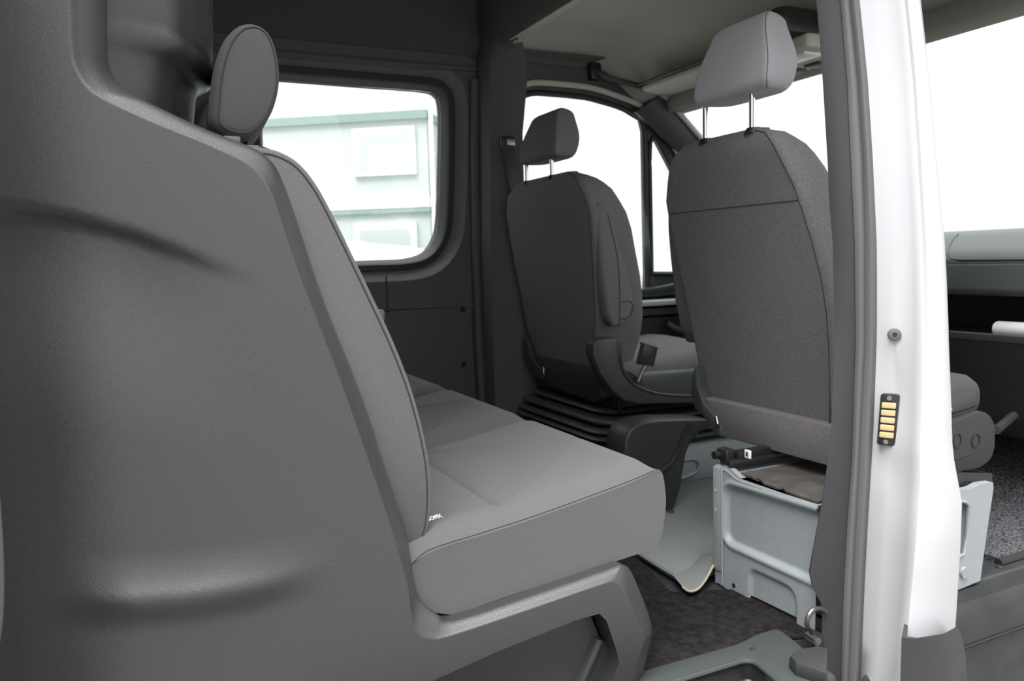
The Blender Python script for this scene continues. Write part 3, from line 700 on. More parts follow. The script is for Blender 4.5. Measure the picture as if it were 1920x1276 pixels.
# right side of the box (seen through the passenger door)
sd = [at(u, v, y=1.075) for u, v in ((1690, 930), (1800, 920), (1825, 915), (1840, 907), (1862, 904), (1863, 915), (1850, 1000), (1838, 1088), (1800, 1104), (1690, 1150))]
hole = [at(u, v, y=1.075) for u, v in ((1760, 935), (1808, 940), (1816, 946), (1813, 1000), (1806, 1038), (1798, 1042), (1760, 1050))]
panel_holes([(p.x, p.z) for p in sd], [[(p.x, p.z) for p in hole]], lambda x, z: (x, 1.075, z), METAL, 'right_side', bx, (0, .018, 0))
MB().tube(hole, .004, 6, True).obj('slot_rim', METAL, bx)
p = at(1806, 1072, y=1.075); MB().cyl(p+Vector((0, .01, 0)), p+Vector((0, -.006, 0)), .016, 16, .012).obj('dimple', METAL, bx)
MB().box((1.58, 1.10, .0), (1.62, 1.36, .25)).obj('front_side', PLB, bx)
# worn mat on the box
mo = [(X0+.02, 1.30), (X0+.015, 1.255), (X0+.022, 1.25), (X0+.012, 1.225), (X0+.005, 1.215), (X0+.005, 1.175), (X0+.014, 1.17), (X0+.004, 1.15), (X0+.002, 1.10), (X0+.004, 1.07), (1.50, 1.09), (1.50, 1.30)]
MB().prism([(x, y, .264) for x, y in mo], (0, 0, .004)).obj('rubber_sheet', BOXMAT, bx)
# driver seat box
b2 = thing('seat_box', 'pale blue-grey steel seat box with oval slot, behind the black console', 'seat box', (1.6, 2.3, 0))
MB().box((1.36, 2.02, 0), (1.90, 2.62, .125), .01).obj('box_body', METAL, b2)
o_ = [at(u, v, y=2.018) for u, v in ((1270, 868), (1296, 860), (1308, 864), (1310, 875), (1302, 886), (1270, 896))]
MB().tube(resample(catmull(o_, 4, True), 40, True), .006, 6, True).obj('slot_rim', METAL, b2)

# driver seat
dr = thing('driver_seat', 'dark grey driver seat with folded-up armrest, farther of the two front seats', 'seat', (1.4, 2.33, .25))
L_px = [(985, 325), (965, 332), (955, 345), (948, 370), (946, 400), (955, 460), (975, 560), (985, 620), (1000, 655), (1015, 690)]
R_px = [(1060, 322), (1078, 328), (1095, 355), (1108, 390), (1113, 440), (1117, 520), (1120, 600), (1116, 640), (1110, 690)]
sL, sR, lt, rt = backrest(dr, L_px, R_px, ZS, [(.34, .15), (.45, .20), (.65, .20), (.85, .16), (.95, .12), (1.01, .08)], [(.34, -.0), (.45, -.02), (.75, -.02), (.9, -.01), (1.01, .01)], FABD)
MB().tube(sR[4:], .0009, 6).obj('back_seam', PIPE, dr)
headrest(dr, 2.43, 2.172, 2.385, 2.205, 1.062, 1.222, 1.195, .10, (2.42, 2.242), 1.003, FABD)
dj = at(1083, 292, x=1.25)
def xz_poly(px, y): return [at(u, v, y=y) for u, v in px]
am = MB().prism(xz_poly(((1117, 385), (1122, 377), (1136, 376), (1148, 405), (1170, 480), (1186, 540), (1190, 570), (1184, 595), (1165, 612), (1150, 612), (1140, 590), (1130, 520)), 2.00), (0, .05, 0), .012).obj('armrest', FABD, dr, 60)
MB().tube(catmull(xz_poly(((1140, 400), (1158, 480), (1162, 540), (1162, 610)), 1.999), 5), .0018, 6).obj('armrest_seam', PLG, am)
MB().tube(xz_poly(((1163, 567), (1180, 563), (1188, 572), (1184, 590), (1170, 598), (1163, 596)), 1.999), .0014, 6).obj('armrest_cap', PLB, am)
sv = xz_poly(((1112, 645), (1120, 637), (1135, 633), (1155, 633), (1162, 642), (1165, 670), (1172, 690), (1190, 705), (1215, 700), (1330, 690), (1430, 690), (1430, 755), (1330, 756), (1200, 758), (1170, 752), (1148, 733), (1125, 700), (1112, 665)), 1.97)
MB().prism(sv, (0, .05, 0), .012).obj('side_shield', PLG, dr)
MB().tube(catmull(xz_poly(((1165, 642), (1168, 690), (1190, 720), (1240, 738), (1330, 742)), 1.967), 5), .004, 6).obj('shield_ridge', PLG, dr)
sl_ = xz_poly(((1172, 697), (1180, 696), (1203, 712), (1208, 722), (1200, 722), (1178, 708)), 1.966)
MB().prism(sl_, (0, .008, 0)).obj('shield_slot', PLB, dr)
c = [(1.30, .385), (1.42, .40), (1.84, .44), (1.885, .425), (1.90, .39), (1.88, .34), (1.34, .30), (1.30, .32)]
cushion_front(dr, 2.02, 2.60, FAB)
MB().box((1.32, 2.04, .27), (1.86, 2.60, .34), .02).obj('lower_frame', PLB, dr)
MB().prism([(1.285, 2.53, .40), (1.285, 2.06, .40), (1.285, 2.06, .31), (1.285, 2.10, .285), (1.285, 2.44, .30), (1.285, 2.53, .34)], (.05, 0, 0), .01).obj('lower_back', PL2, dr)
lvd = [at(u, v, x=1.28) for u, v in ((985, 630), (981, 645), (983, 670), (993, 690), (1008, 705), (1018, 712), (1022, 705), (1010, 690), (996, 668), (990, 645))]
MB().prism(lvd, (.05, 0, 0), .003).obj('recliner_cover', PLG, dr)
p = at(1019, 693, x=1.275); MB().cyl(p+Vector((0, 0, -.012)), p+Vector((0, 0, .010)), .006, 10).obj('recliner_bolt', CHROME, dr)
# belt buckle
bk = [at(u, v, y=1.945) for u, v in ((1209, 643), (1234, 652), (1226, 687), (1199, 683))]
o = MB().prism(bk, (0, .022, 0), .003).obj('belt_buckle', PLB, dr)
MB().prism([at(u, v, y=1.943) for u, v in ((1209, 642), (1235, 651), (1234, 654), (1208, 645))], (0, .026, 0)).obj('buckle_top', CHROME, o)
MB().tube([at(u, v, y=1.955) for u, v in ((1209, 686), (1203, 698), (1196, 715))], .006, 8).obj('buckle_stalk', STEEL, dr)
# suspension bellows
for i, (zz, gx, hh) in enumerate(((.255, .03, .018), (.228, .0, .02), (.200, -.014, .018), (.178, -.018, .016), (.152, -.006, .018))):
    q = round_poly([(1.27+gx, 2.03+gx), (1.84, 2.03+gx), (1.84, 2.64-gx), (1.27+gx, 2.64-gx)], .09, 6)
    rr = [[(p.x, p.y, zz-hh*.5) for p in offset2(q, .014)], [(p.x, p.y, zz-hh*.3) for p in offset2(q, .004)], [(p.x, p.y, zz) for p in q], [(p.x, p.y, zz+hh*.3) for p in offset2(q, .004)], [(p.x, p.y, zz+hh*.55) for p in offset2(q, .016)]]
    MB().loft(rr).obj('bellows_fold', PLG, dr, 70)
MB().box((1.34, 2.08, .11), (1.80, 2.60, .24)).obj('suspension_core', PLB, dr)
p = at(1160, 760, y=2.03); MB().tube([p+Vector((0, 0, .03)), p, p+Vector((.01, 0, -.02))], .008, 8).obj('height_lever', PLB, dr)
# handbrake console
hc = thing('console_cover', 'black moulded plastic cover standing between the two front seats', 'cover', (1.34, 1.82, 0))
co_ = at(1252, 968, z=0); YC = co_.y
oc_ = [at(u, v, y=YC) for u, v in ((1172, 890), (1171, 850), (1174, 822), (1184, 803), (1205, 792), (1240, 787), (1290, 786), (1335, 788), (1333, 800), (1312, 812), (1296, 828), (1287, 850), (1282, 880), (1276, 915), (1267, 945), (1256, 968), (1247, 968), (1244, 940), (1225, 915))]
MB().prism(oc_, (0, .10, 0), .007).obj('cover_shell', PL2, hc, 60)
MB().tube(catmull([at(u, v, y=YC-.002) for u, v in ((1238, 884), (1258, 868), (1275, 840), (1284, 812), (1296, 795))], 5), .006, 8).obj('shell_ridge', PL2, hc)
p = at(1258, 968, z=.004); MB().cyl(p, p+Vector((0, 0, .02)), .014, 14, .008).obj('foot', PLG, hc)
# cab floor mat
mt = thing('floor_mat', 'grey-green vinyl floor mat in the cab, left of the seat box', 'mat', (1.3, 1.6, 0))
mo = [(1.065, 1.362), (1.066, 1.45), (1.075, 1.62), (1.09, 1.78), (1.18, 1.98), (1.95, 2.0), (1.95, 1.385), (1.14, 1.385)]
q = round_poly([Vector(p) for p in mo], [.0, .0, 0, .03, .05, .03, .02, .0], 3)
MB().prism([(p.x, p.y, .005) for p in q], (0, 0, .012), .003).obj('mat_sheet', MAT, mt)
# folded tab and its raised rib
m = MB(); rr = []
for t in [i/10 for i in range(11)]:
    a = at(1290, 1106, z=.006).lerp(at(1252, 1075, z=.02), 0)
tabs = [((1280, 1100), (1262, 1078)), ((1292, 1108), (1285, 1070)), ((1308, 1104), (1300, 1058)), ((1322, 1088), (1312, 1045)), ((1332, 1070), (1322, 1043)), ((1342, 1052), (1332, 1042)), ((1348, 1046), (1344, 1040))]
hz = [.018, .020, .020, .024, .034, .046, .05]
A = [at(a[0][0], a[0][1], z=h_) for a, h_ in zip(tabs, hz)]; B = [at(a[1][0], a[1][1], z=h_+.004) for a, h_ in zip(tabs, hz)]
m.loft([[a, b_, b_+Vector((.03, .03, -.01)), a+Vector((.004, .004, -.006))] for a, b_ in zip(catmull(A, 4), catmull(B, 4))]); m.obj('mat_tab', MAT, mt, 50)
m = MB(); m.tube(catmull(A, 4), .0025, 6); m.obj('cut_edge', MATEDGE, mt)
m = MB(); m.tube([(1.066, 1.38, .016), (1.068, 1.47, .016), (1.077, 1.62, .016), (1.092, 1.77, .016)], .006, 6); m.obj('mat_rim', MAT, mt)
# passenger footwell carpet and entry sill
m = MB(); m.loft([[(x, 1.125, z), (x, 2.0, z), (x, 2.0, z+.015), (x, 1.125, z+.015)] for x, z in ((1.79, -.002), (1.80, -.002), (2.1, -.002), (2.2, .004), (2.3, .045), (2.48, .13))])
tag(m.obj('carpet', CARPET2), 'salt-and-pepper carpet in the passenger footwell, far right', 'carpet')
m = MB(); m.tube([(1.78, 1.118, .006), (2.6, 1.118, .006)], .010, 8)
t4 = estruct('trim_4', (2.0, 1.0, 0))
m.obj('carpet_binding', RUB, t4)
prof = [(1.16, -.002), (1.125, .002), (1.09, .0), (1.078, -.012), (1.07, -.07), (1.066, -.13), (1.063, -.26), (1.055, -.275), (.90, -.28), (.88, -.30)]
m = MB().loft([[(x, y, z) for y, z in prof[:6]] for x in (1.22, 1.72, 2.1, 2.7)], cap=False, closed=False); m.obj('entry_sill', SILLD, t4)
m = MB().loft([[(x, y, z) for y, z in prof[5:]] for x in (1.32, 1.72, 2.1, 2.7)], cap=False, closed=False); m.obj('entry_step', SILLD, t4)
MB().tube([(1.33, 1.064, -.13), (2.7, 1.064, -.13)], .003, 6).obj('sill_joint', PLB, t4)
p = at(1873, 1062, z=.002); MB().cyl(p, p+Vector((0, 0, .003)), .008, 12).obj('screw', STEEL, t4)
MB().tube(catmull([at(u, v, x=xx) for u, v, xx in ((1868, 806, 2.02), (1885, 792, 2.10), (1905, 776, 2.16), (1940, 765, 2.24))], 5), .012, 8).obj('footwell_pipe', PLG, t4)

# ------------------------------------------------------------------ bolt, contact block, tie ring on the right pillar
def jamb(u, v): 
    d = rail(WL, v, 1.012); e = rail(CREASE, v, interp(YO, v)+.006); t = (u-interp(WL, v))/(interp(CREASE, v)-interp(WL, v))
    return d.lerp(e, t)
p = jamb(1678, 627); sx = thing('jamb_bolt', 'dark round bolt with hex socket on the white door jamb', 'bolt', p)
bn = Vector((-.70, -.70, .05)).normalized(); b1_ = bn.cross(Vector((0, 0, 1))).normalized(); b2_ = b1_.cross(bn)
MB().loft([[p+bn*dx+b1_*(r*math.cos(k*math.pi/12))+b2_*(r*math.sin(k*math.pi/12)) for k in range(24)] for dx, r in ((-.006, .0112), (.002, .0115), (.004, .0105), (.0055, .006), (.0055, .004), (.003, .0036))]).obj('bolt_head', SEAL, sx)
MB().cyl(p+bn*.0052, p+bn*.0060, .0034, 6).obj('hex_socket', PLB, sx)
p = jamb(1667, 786); cb = thing('contact_block', 'black contact block with five brass contacts on the white door jamb', 'contact block', p)
cn = Vector((-.88, -.47, .02)).normalized(); c1_ = Vector((0, 0, 1)).cross(cn).normalized(); c2_ = cn.cross(c1_)
if c1_.dot(CR) < 0: c1_ = -c1_
tl = Vector((c1_*-.006)+c2_*1).normalized()
def cq(a, b, h): return p+c1_*(a-.05*b)+c2_*b+cn*h if False else p+c1_*(a+.05*b)+c2_*b+cn*h
ol = [cq(x, z, -.010) for x, z in round_poly([(-.0155, -.0475), (.0155, -.0475), (.0155, .0475), (-.0155, .0475)], .005, 3)]
MB().prism(ol, cn*.016, .001).obj('block_body', PLB, cb)
for i in range(5):
    zc = .027-.0137*i
    MB().prism([cq(x, z, .004) for x, z in round_poly([(-.012, zc-.0052), (.012, zc-.0052), (.012, zc+.0052), (-.012, zc+.0052)], .002, 2)], cn*.0045, .001).obj('contact', BRASS, cb)
for zc in (.0405, -.0405): MB().cyl(cq(0, zc, .004), cq(0, zc, .008), .0052, 12, .0045).obj('screw', STEEL, cb)
p = jamb(1626, 1274); MB().cyl(p+Vector((.004, 0, 0)), p+Vector((-.006, -.003, 0)), .009, 16).obj('jamb_screw', STEEL, wrt)
# foot of the pillar and its anchor ring
ft = [at(u, v, z=.035) for u, v in ((1480, 1230), (1484, 1224), (1500, 1216), (1530, 1211), (1552, 1214), (1550, 1264), (1528, 1256), (1492, 1244))]
MB().prism([Vector((p.x, p.y, .010)) for p in ft], (0, 0, .028), .008).obj('pillar_foot', PL2, wrt)
ar = thing('anchor_ring', 'steel lashing ring bolted to the foot of the right door pillar', 'ring', at(1530, 1190, y=1.03))
rg = [at(u, v, y=1.035) for u, v in ((1549, 1147), (1538, 1140), (1525, 1143), (1516, 1155), (1513, 1170), (1518, 1180), (1532, 1188), (1542, 1192))]
MB().tube(catmull(rg, 5), .0046, 8).obj('ring', RING, ar)
p = at(1531, 1199, y=1.0); MB().cyl(p+Vector((0, .02, 0)), p+Vector((-.004, -.006, 0)), .008, 14).obj('ring_bolt', STEEL, ar)
q = [at(u, v, y=1.005) for u, v in ((1522, 1180), (1545, 1190), (1546, 1214), (1528, 1212))]; MB().prism(q, (0, .008, 0), .001).obj('bracket', PLB, ar)

# ------------------------------------------------------------------ rear bench
be = thing('rear_bench_seat', 'grey fabric rear bench seat with black moulded plastic side cladding', 'bench seat', (.4, 1.6, 0))
YB = 1.06
def face(u, v): p = at(u, v, y=YB); return Vector((p.x, p.z))
A_px = [(-14, -260), (118, -260), (126, 0), (128, 60), (132, 105), (142, 135), (160, 163), (190, 186), (240, 210), (300, 236), (370, 264), (430, 291), (462, 308), (486, 330), (505, 360), (519, 395), (545, 475), (580, 570), (620, 670), (660, 780), (700, 895), (735, 1000), (764, 1100), (772, 1160), (784, 1188), (808, 1198), (845, 1192), (1000, 1140), (1130, 1095), (1152, 1092), (1166, 1104), (1182, 1140), (1205, 1195), (1206, 1206), (1195, 1240), (1180, 1290), (1143, 1290), (1161, 1240), (1156, 1219), (1137, 1163), (1124, 1150), (1080, 1162), (930, 1222), (780, 1290), (480, 1420), (-14, 1420)]
B_px = [(-14, -260), (195, -260), (201, 0), (201, 60), (203, 115), (212, 143), (232, 166), (262, 184), (300, 202), (350, 226), (405, 250), (470, 275), (497, 292), (516, 312), (530, 340), (547, 385), (575, 470), (606, 562), (648, 666), (690, 776), (727, 892), (760, 990), (772, 1060), (782, 1110), (802, 1138), (822, 1152), (850, 1163), (1000, 1114), (1145, 1064), (1165, 1058), (1180, 1066), (1196, 1100), (1219, 1160), (1221, 1185), (1212, 1230), (1198, 1290)]
nA = len(B_px)
def clipz(L, zmin):
    out = []
    for i in range(len(L)):
        a, b = L[i-1], L[i]
        if (a.y >= zmin) != (b.y >= zmin): out.append(a.lerp(b, (zmin-a.y)/(b.y-a.y)))
        if b.y >= zmin: out.append(b)
    return out
A2 = [face(u, v) for u, v in A_px]; BY = [.05]*5+[.045, .032]+[.017]*6+[.022, .035]+[.05]*7+[.04, .03, .022, .020]+[.017]*4+[.025]+[.04]*5
B3 = [at(u, v, y=YB+dy) for (u, v), dy in zip(B_px, BY)]
cu = [Vector((p.x, p.y, 0)) for p in A2]
# relief lines
UP = sorted((face(u, v).x, face(u, v).y) for u, v in ((-20, 378), (60, 388), (150, 405), (250, 432), (340, 464), (420, 496), (480, 520)))
LO = sorted((face(u, v).x, face(u, v).y) for u, v in ((-20, 1118), (60, 1117), (200, 1116), (350, 1106), (480, 1086), (600, 1058), (680, 1035)))
xa, xb_ = face(470, 500).x, face(620, 1050).x
def relief(x, z):
    y = YB
    zu = interp(UP, x); zl = interp(LO, x)
    fu = smooth(xa+.02, xa-.16, x); flo = smooth(xb_+.02, xb_-.16, x)*smooth(-.14, -.02, x)
    D = .022*fu
    y += D*smooth(zu+.004, zu-.016, z)*(1-smooth(zu-.02, zu-.26, z))
    d2_ = .020*flo
    k_ = max(0.0, min(1.0, (zl+.055-z)/.055)); y -= d2_*k_*k_*(1-smooth(zl+.001, zl-.05, z))
    y += 1.1*max(0, -.02-x)**2
    return y
ol = [(p.x, p.y) for p in A2]
outl = []
sub = catmull(cu[:nA], 3); sub = [Vector((p.x, p.y)) for p in sub]
rimB = catmull(B3, 3)
outl = [(p.x, p.y) for p in clipz(sub+A2[nA:], .013)]
print('rim', len(A_px), len(B_px))
V, Fc, nb = field(outl, .008)
vv = [(q.x, relief(q.x, q.y), q.y) for q in V]
mm = MB(); mm.v = [Vector(p) for p in vv]; mm.f = Fc
# rounded rim from face edge to the inner silhouette
rings = []
for t in [0, .05, .12, .2, .3, .4, .55, .7, .82, .92, 1.0, 1.06, 1.12, 2.2]:
    ring = []
    tt = min(t, 1)
    for a, b in zip(sub, rimB):
        ya = relief(a.x, a.y)
        x = a.x+(b.x-a.x)*tt; z = a.y+(b.z-a.y)*tt; y = ya+(b.y-ya)*(.72*tt*smooth(-.1, .22, tt)+.28*tt**5)
        if t > 1: y += .05*(t-1); k = min(.12, t-1)*.25; x -= (b.x-a.x)*k; z -= (b.z-a.y)*k
        ring.append((x, y, max(z, .013)))
    rings.append(ring)
clad = mm.obj('side_cladding', PL, be, 180)
rm = MB().loft(rings, cap=False, closed=False).obj('cladding_rim', PL, be, 70)
# joined below: inner edge of the leg opening, recessed panel and strut
li = [face(u, v) for u, v in ((1150, 1400), (1140, 1290), (1143, 1290), (1161, 1240), (1156, 1219), (1137, 1163), (1124, 1150), (1080, 1162), (930, 1222), (780, 1290), (480, 1420))]
m = MB(); m.loft([[(p.x, YB+dy, p.y) for p in [q+(Vector((.0, -k)) if False else Vector((0, 0))) for q in li[1:]]] for dy, k in ((0, 0), (.012, 0), (.05, 0))], cap=False, closed=False); m.obj('leg_opening_edge', PL2, clad)
rp_ = [at(u, v, y=1.10) for u, v in ((480, 1440), (780, 1280), (930, 1212), (1085, 1150), (1106, 1150), (1127, 1201), (1060, 1420))]
MB().prism(rp_, (0, .02, 0)).obj('recessed_panel', PL, clad)
sp = [at(u, v, y=1.085) for u, v in ((1122, 1199), (1132, 1201), (1100, 1276), (1090, 1300), (1078, 1300), (1090, 1276))]
MB().prism(sp, (0, .02, 0), .003).obj('strut', PLG, clad)
sp = [at(u, v, y=1.094) for u, v in ((1128, 1203), (1172, 1203), (1172, 1300), (1085, 1300), (1098, 1276))]
MB().prism(sp, (0, .02, 0)).obj('strut_web', PL2, clad)
# backrests
prof_px = [(478, 276), (510, 281), (530, 288), (552, 300), (575, 322), (600, 358), (625, 405), (662, 480), (700, 560), (735, 635), (765, 710), (785, 775), (799, 835), (806, 880), (808, 930), (805, 975), (798, 1005), (785, 1030), (768, 1052)]
pf = [at(u, v, y=1.128) for u, v in prof_px]; pf = [Vector((p.x, p.z)) for p in catmull(pf, 2)]
n_ = len(pf); rear = [Vector((pf[-1].x-.10, pf[-1].y)), Vector((pf[-1].x-.15, pf[-1].y+.10)), Vector((pf[0].x-.06, pf[0].y-.08)), Vector((pf[0].x-.045, pf[0].y-.01))]
full = pf+rear
def mk_backrest():
    r_ = []
    for dy, i in ((0, .004), (.003, .0005), (.012, -.002), (.03, -.004), (.10, -.002), (.245, .004), (.39, -.002), (.46, -.004), (.478, -.002), (.487, .0005), (.49, .004)):
        r_.append([(p.x, 1.125+dy, p.y) for p in offset2(full, i)])
    return MB().loft(r_).obj('backrest', FAB, be, 50)
b1 = mk_backrest()
pip = [(p.x, 1.1262, p.y) for p in offset2(full, .007)[1:n_-1]]
MB().tube(pip, .0020, 6).obj('piping', PIPE, b1)
pip2 = [(p.x, 1.1262, p.y) for p in offset2(full, .011)[2:n_-2]]
for k in (1, 2):
    c_ = b1.copy(); COL.objects.link(c_); c_.location.y += .503*k; c_.parent = be; c_.matrix_parent_inverse = be.matrix_world.inverted()
lt_ = at(719, 592, y=1.17); MB().box((lt_.x-.03, 1.16, lt_.z-.008), (lt_.x, 1.185, lt_.z+.010), .003).obj('release_tab', PLG, be)
# cushions
cp_px = [(768, 1062), (790, 1040), (820, 1025), (900, 1000), (1000, 968), (1100, 932), (1180, 902), (1222, 884), (1236, 880), (1243, 890), (1248, 925), (1248, 955), (1242, 995), (1234, 1020), (1222, 1030), (1190, 1040), (1100, 1070), (980, 1108), (880, 1142), (845, 1152), (820, 1150), (800, 1138), (786, 1115), (776, 1085)]
cs = [at(u, v, y=1.098) for u, v in cp_px]; CS = [Vector((p.x, p.z)) for p in cs]
cr = Vector((.36, .30))
topi = 8
def mk_cushion(parent, sag=True):
    Wd = .495
    top = catmull([Vector((p.x, p.y, 0)) for p in [Vector((.30, CS[1].y-.02))]+CS[2:8]], 6)
    top = resample(top, 90)
    low = catmull([Vector((p.x, p.y, 0)) for p in CS[8:20]], 3)[1:]
    low = low+[Vector((.36, .215, 0)), Vector((.31, .23, 0))]
    rings = []
    N = 90
    for j in range(N+1):
        t = j/N; dy = Wd*t
        if j == 0: ins = .004
        else: ins = 0
        e = min(dy, Wd-dy)
        ring = []
        for k, p in enumerate(top):
            a = k/(len(top)-1)
            h = .016*smooth(0, .05, e)                       # crown beyond the seam
            h += .012*smooth(0, .022, e)-.006
            # inset centre panel, narrowing toward the back
            xx = p.x; s_ = e-(.05+.74*max(0, xx-.515)); fade = smooth(.80, .60, xx)
            h -= .012*smooth(-.03, .05, s_)*(.45+.55*fade)*smooth(.86, .74, xx)
            h -= .0045*math.exp(-(s_/.006)**2)*fade*smooth(.49, .52, xx)
            h -= .0045*math.exp(-((xx-.515)/.006)**2)*smooth(0, .02, e-.04)
            h += .003*smooth(.515, .56, xx)*smooth(0, .04, s_)*fade
            h *= smooth(-.03, .08, 1-a)*.55+.45
            ring.append((p.x, 1.098+dy, p.y+h))
        edge = .006*(1-smooth(0, .02, e))
        for p in low:
            ring.append((p.x-edge*0+.004*smooth(0, .03, e), 1.098+dy, p.y-.003*smooth(0, .03, e)))
        rings.append(ring)
    return MB().loft(rings).obj('seat_cushion', FAB, parent, 40)
c1 = mk_cushion(be)
se = [(p.x, 1.0975, p.y+.0006) for p in CS[0:9]]
se = catmull([(a, b_, c_) for a, b_, c_ in se], 5)
MB().tube(se, .0009, 6).obj('seam', PIPE, c1)
for k in (1, 2):
    c_ = c1.copy(); COL.objects.link(c_); c_.location.y += .503*k; c_.parent = be; c_.matrix_parent_inverse = be.matrix_world.inverted()
    s_ = c1.children[0].copy(); COL.objects.link(s_); s_.parent = c_
# isofix tag
from mathutils.bvhtree import BVHTree
_bv = BVHTree.FromPolygons([v.co.copy() for v in c1.data.vertices], [tuple(p.vertices) for p in c1.data.polygons])
def on_cushion(u, v):
    h = _bv.ray_cast(Vector((0, 0, H)), ray(u, v).normalized()); return (h[0], h[1]) if h[0] else (at(u, v, z=.35), Vector((0, 0, 1)))
(p, pn), (q, qn) = on_cushion(806, 977), on_cushion(829, 970)
tx = bpy.data.curves.new('tag_text', 'FONT'); tx.body = 'ISOFIX'; tx.size = .0088; tx.extrude = .0002; tx.align_x = 'RIGHT'; tx.offset = .0003
to = bpy.data.objects.new('tmp_text', tx); COL.objects.link(to)
bpy.context.view_layer.update(); me = bpy.data.meshes.new_from_object(to.evaluated_get(bpy.context.evaluated_depsgraph_get())); bpy.data.objects.remove(to)
lab = bpy.data.objects.new('isofix_lettering', me); COL.objects.link(lab); me.materials.clear(); me.materials.append(LETTER)
ex = (q-p).normalized(); ez = (qn if qn.z > 0 else -qn)+Vector((0, -.6, 0)); ez = (ez-ex*ez.dot(ex)).normalized(); ey = ez.cross(ex)
Mx = Matrix((ex, ey*1.35, ez)).transposed().to_4x4(); Mx.translation = q+Vector((0, -.0005, .0015)); lab.parent = be; lab.matrix_parent_inverse = be.matrix_world.inverted(); lab.matrix_basis = Mx
lab['label'] = 'white ISOFIX lettering beside the backrest'
# head restraints
hx = [(397, 225), (398, 190), (402, 148), (410, 108), (424, 72), (442, 50), (461, 42), (483, 44), (504, 62), (517, 95), (523, 135), (521, 170), (511, 205), (495, 232), (475, 250), (455, 257), (430, 254), (408, 243)]
hp = [at(u, v, y=1.20) for u, v in hx]; hp = [Vector((p.x, p.z)) for p in resample(catmull(hp, 4, True), 48, True)]
def mk_headrest():
    rr = []
    for dy, i, sh in ((0, .012, .004), (.002, .0065, .0035), (.006, .002, .003), (.012, -.0005, .001), (.03, -.002, .0), (.10, -.002, .004), (.17, -.002, .008), (.20, .002, .011), (.215, .012, .014), (.22, .025, .015)):
        rr.append([(p.x+sh, 1.20+dy, p.y) for p in offset2(hp, i)])
    return MB().loft(rr).obj('headrest', FABR, be, 60)
h1_ = mk_headrest()
MB().tube([(p.x+.0036, 1.2018, p.y) for p in offset2(hp, .0062)], .0014, 6, True).obj('piping', PIPE, h1_)
for k in (1, 2):
    c_ = h1_.copy(); COL.objects.link(c_); c_.location.y += .503*k; c_.parent = be; c_.matrix_parent_inverse = be.matrix_world.inverted()
    s_ = h1_.children[0].copy(); COL.objects.link(s_); s_.parent = c_
for k in range(3):
    for dy in (.05, .17):
        b0 = at(462, 262, y=1.25)
        MB().cyl((b0.x-.002, 1.20+dy+.503*k, b0.z-.06), (b0.x+.004, 1.20+dy+.503*k, b0.z+.04), .006, 10).obj('headrest_post', PLB, be)
for (u0, v0, u1, v1) in ((418, 254, 452, 272), (454, 271, 487, 281)):
    a = at(u0, v0, y=1.155); b_ = at(u1, v1, y=1.155)
    MB().box((a.x, 1.155, b_.z), (b_.x, 1.22, a.z), .002).obj('latch_housing', STEEL if False else SEAL, be)
st_ = [at(u, v, y=1.20) for u, v in ((484, 272), (498, 276), (520, 285), (500, 283), (484, 279))]; MB().prism(st_, (0, .05, 0)).obj('strap', PLB, be)
MB().box((.05, 1.13, .012), (.70, 1.17, .20)).obj('side_frame', PLB, be)
MB().box((.60, 2.55, .008), (.70, 2.60, .22), .01).obj('leg', PLB, be)

# ------------------------------------------------------------------ outside: site cabins and cars
ex_ = Vector((.82, -.57, 0)).normalized(); nn = Vector((-.57, -.82, 0)).normalized()      # along the facade (to the right), toward the camera
cc = at(799, 206, d=11.0)
PC = (tuple(cc), tuple(nn))
def cpt(u, v): return at(u, v, p=PC)
Lc = 9.0
def slab(parent, name, p_tl, p_tr, z0, z1, depth, mt, proud=0):
    a = Vector((p_tl.x, p_tl.y, 0)); b = Vector((p_tr.x, p_tr.y, 0)); o = nn*proud
    pts = [a+o+Vector((0, 0, z0)), b+o+Vector((0, 0, z0)), b+o+Vector((0, 0, z1)), a+o+Vector((0, 0, z1))]
    return MB().prism(pts, -nn*(depth+proud)).obj(name, mt, parent)
zT = cc.z; zTb = cpt(796, 222).z; z2 = cpt(800, 368).z; z3 = cpt(801, 389).z; z4 = cpt(801, 397).z
right = cc; left = cc-ex_*Lc
up = thing('site_cabin', 'pale mint upper site cabin with green roof edge, seen through the left window', 'cabin', (left+right)/2, 'stacked site cabins')
slab(up, 'wall', left, right, z2, zTb, 2.4, CONTP)
slab(up, 'roof_beam', left-ex_*.02, right+ex_*.02, zTb, zT, 2.4, CONTG, .05)
slab(up, 'base_beam', left, right, z3+.01, z2+.05, 2.4, CONTW, .03)
lo = thing('site_cabin', 'lower site cabin with mint walls, standing on the ground under the other', 'cabin', ((left+right)/2).to_2d().to_3d()+Vector((0, 0, -.7)), 'stacked site cabins')
slab(lo, 'wall', left, right, -.7, z4, 2.4, CONTP)
slab(lo, 'roof_beam', left-ex_*.02, right+ex_*.02, z4, z3, 2.4, CONTG, .05)
def cwin(parent, u0, v0, u1, v1):
    for k in range(2):
        a = cpt(u0, v0); b = cpt(u1, v1); o = -ex_*(3.6*k)
        f = slab(parent, 'window', a+o, b+o, b.z, a.z, .03, CONTW, .05)
        i = .09; slab(f, 'pane', a+o+ex_*i, b+o-ex_*i, b.z+i, a.z-i, .0, CONTN, .056)
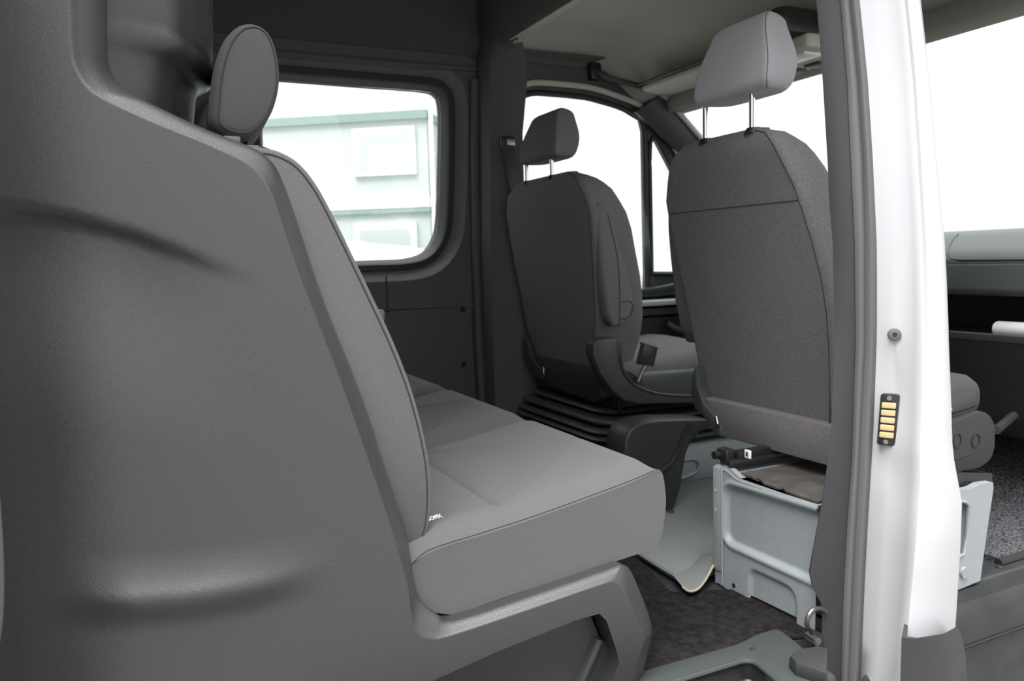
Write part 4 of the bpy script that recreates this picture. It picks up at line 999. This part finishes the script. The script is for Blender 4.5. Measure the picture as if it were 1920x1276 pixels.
cwin(up, 662, 243, 782, 326); cwin(lo, 664, 420, 786, 520)
pp = [cpt(u, v)+nn*.08 for u, v in ((801, 208), (803, 300), (804, 380), (806, 480))]
MB().tube([Vector((right.x, right.y, z))+ex_*.06 for z in (zT, (zT+z3)/2, z3+.02)], .035, 8).obj('downpipe', CONTW, up)
MB().tube([Vector((right.x, right.y, z))+ex_*.06 for z in (z3, z3*.5, -.7)], .035, 8).obj('downpipe', CONTW, lo)
CARW = mat('car_white', (.8, .82, .82), .25, coat=.8); CARG = mat('car_pale_green', (.45, .55, .52), .3, coat=.8); CGL = mat('car_dark_glass', (.2, .26, .25), .1)
def car(label, pos, ang, paint):
    t = thing('car', label, 'car', (0, 0, 0), 'parked cars outside')
    side = [(-2.1, .30), (-2.12, .55), (-2.0, .80), (-1.2, .92), (-.65, 1.36), (.2, 1.44), (1.1, 1.40), (1.75, 1.0), (2.05, .92), (2.12, .6), (2.08, .30)]
    s2 = [Vector((p.x, p.y)) for p in resample(catmull([(a, b, 0) for a, b in side], 4), 40)]
    rr = [[(p.x, y, p.y) for p in offset2(s2, i)] for y, i in ((-.84, .10), (-.82, .04), (-.74, .0), (0, -.02), (.74, 0), (.82, .04), (.84, .10))]
    MB().loft(rr).obj('body', paint, t, 50)
    for sg in (-1, 1):
        MB().prism([(a, sg*.83, b) for a, b in ((-1.0, .95), (-.55, 1.30), (.2, 1.36), (1.0, 1.32), (1.45, 1.0))], (0, sg*.02, 0)).obj('side_window', CGL, t)
    for wx in (-1.3, 1.3):
        for sg in (-1, 1): MB().cyl((wx, sg*.66, .32), (wx, sg*.86, .32), .32, 24).obj('wheel', RUB, t)
    t.location = pos; t.rotation_euler = (0, 0, ang); t.scale = (1.15, 1.15, 1.15)
    return t
k = at(748, 485, d=7.4)-ex_*1.45
car('white parked car at the lower left of the left window, nearer one', (k.x, k.y, -.70), math.radians(-35), CARW)
k = at(775, 485, d=9.5)-ex_*1.2
car('pale green parked car behind the white one, outside the left window', (k.x, k.y, -.70), math.radians(-35), CARG)
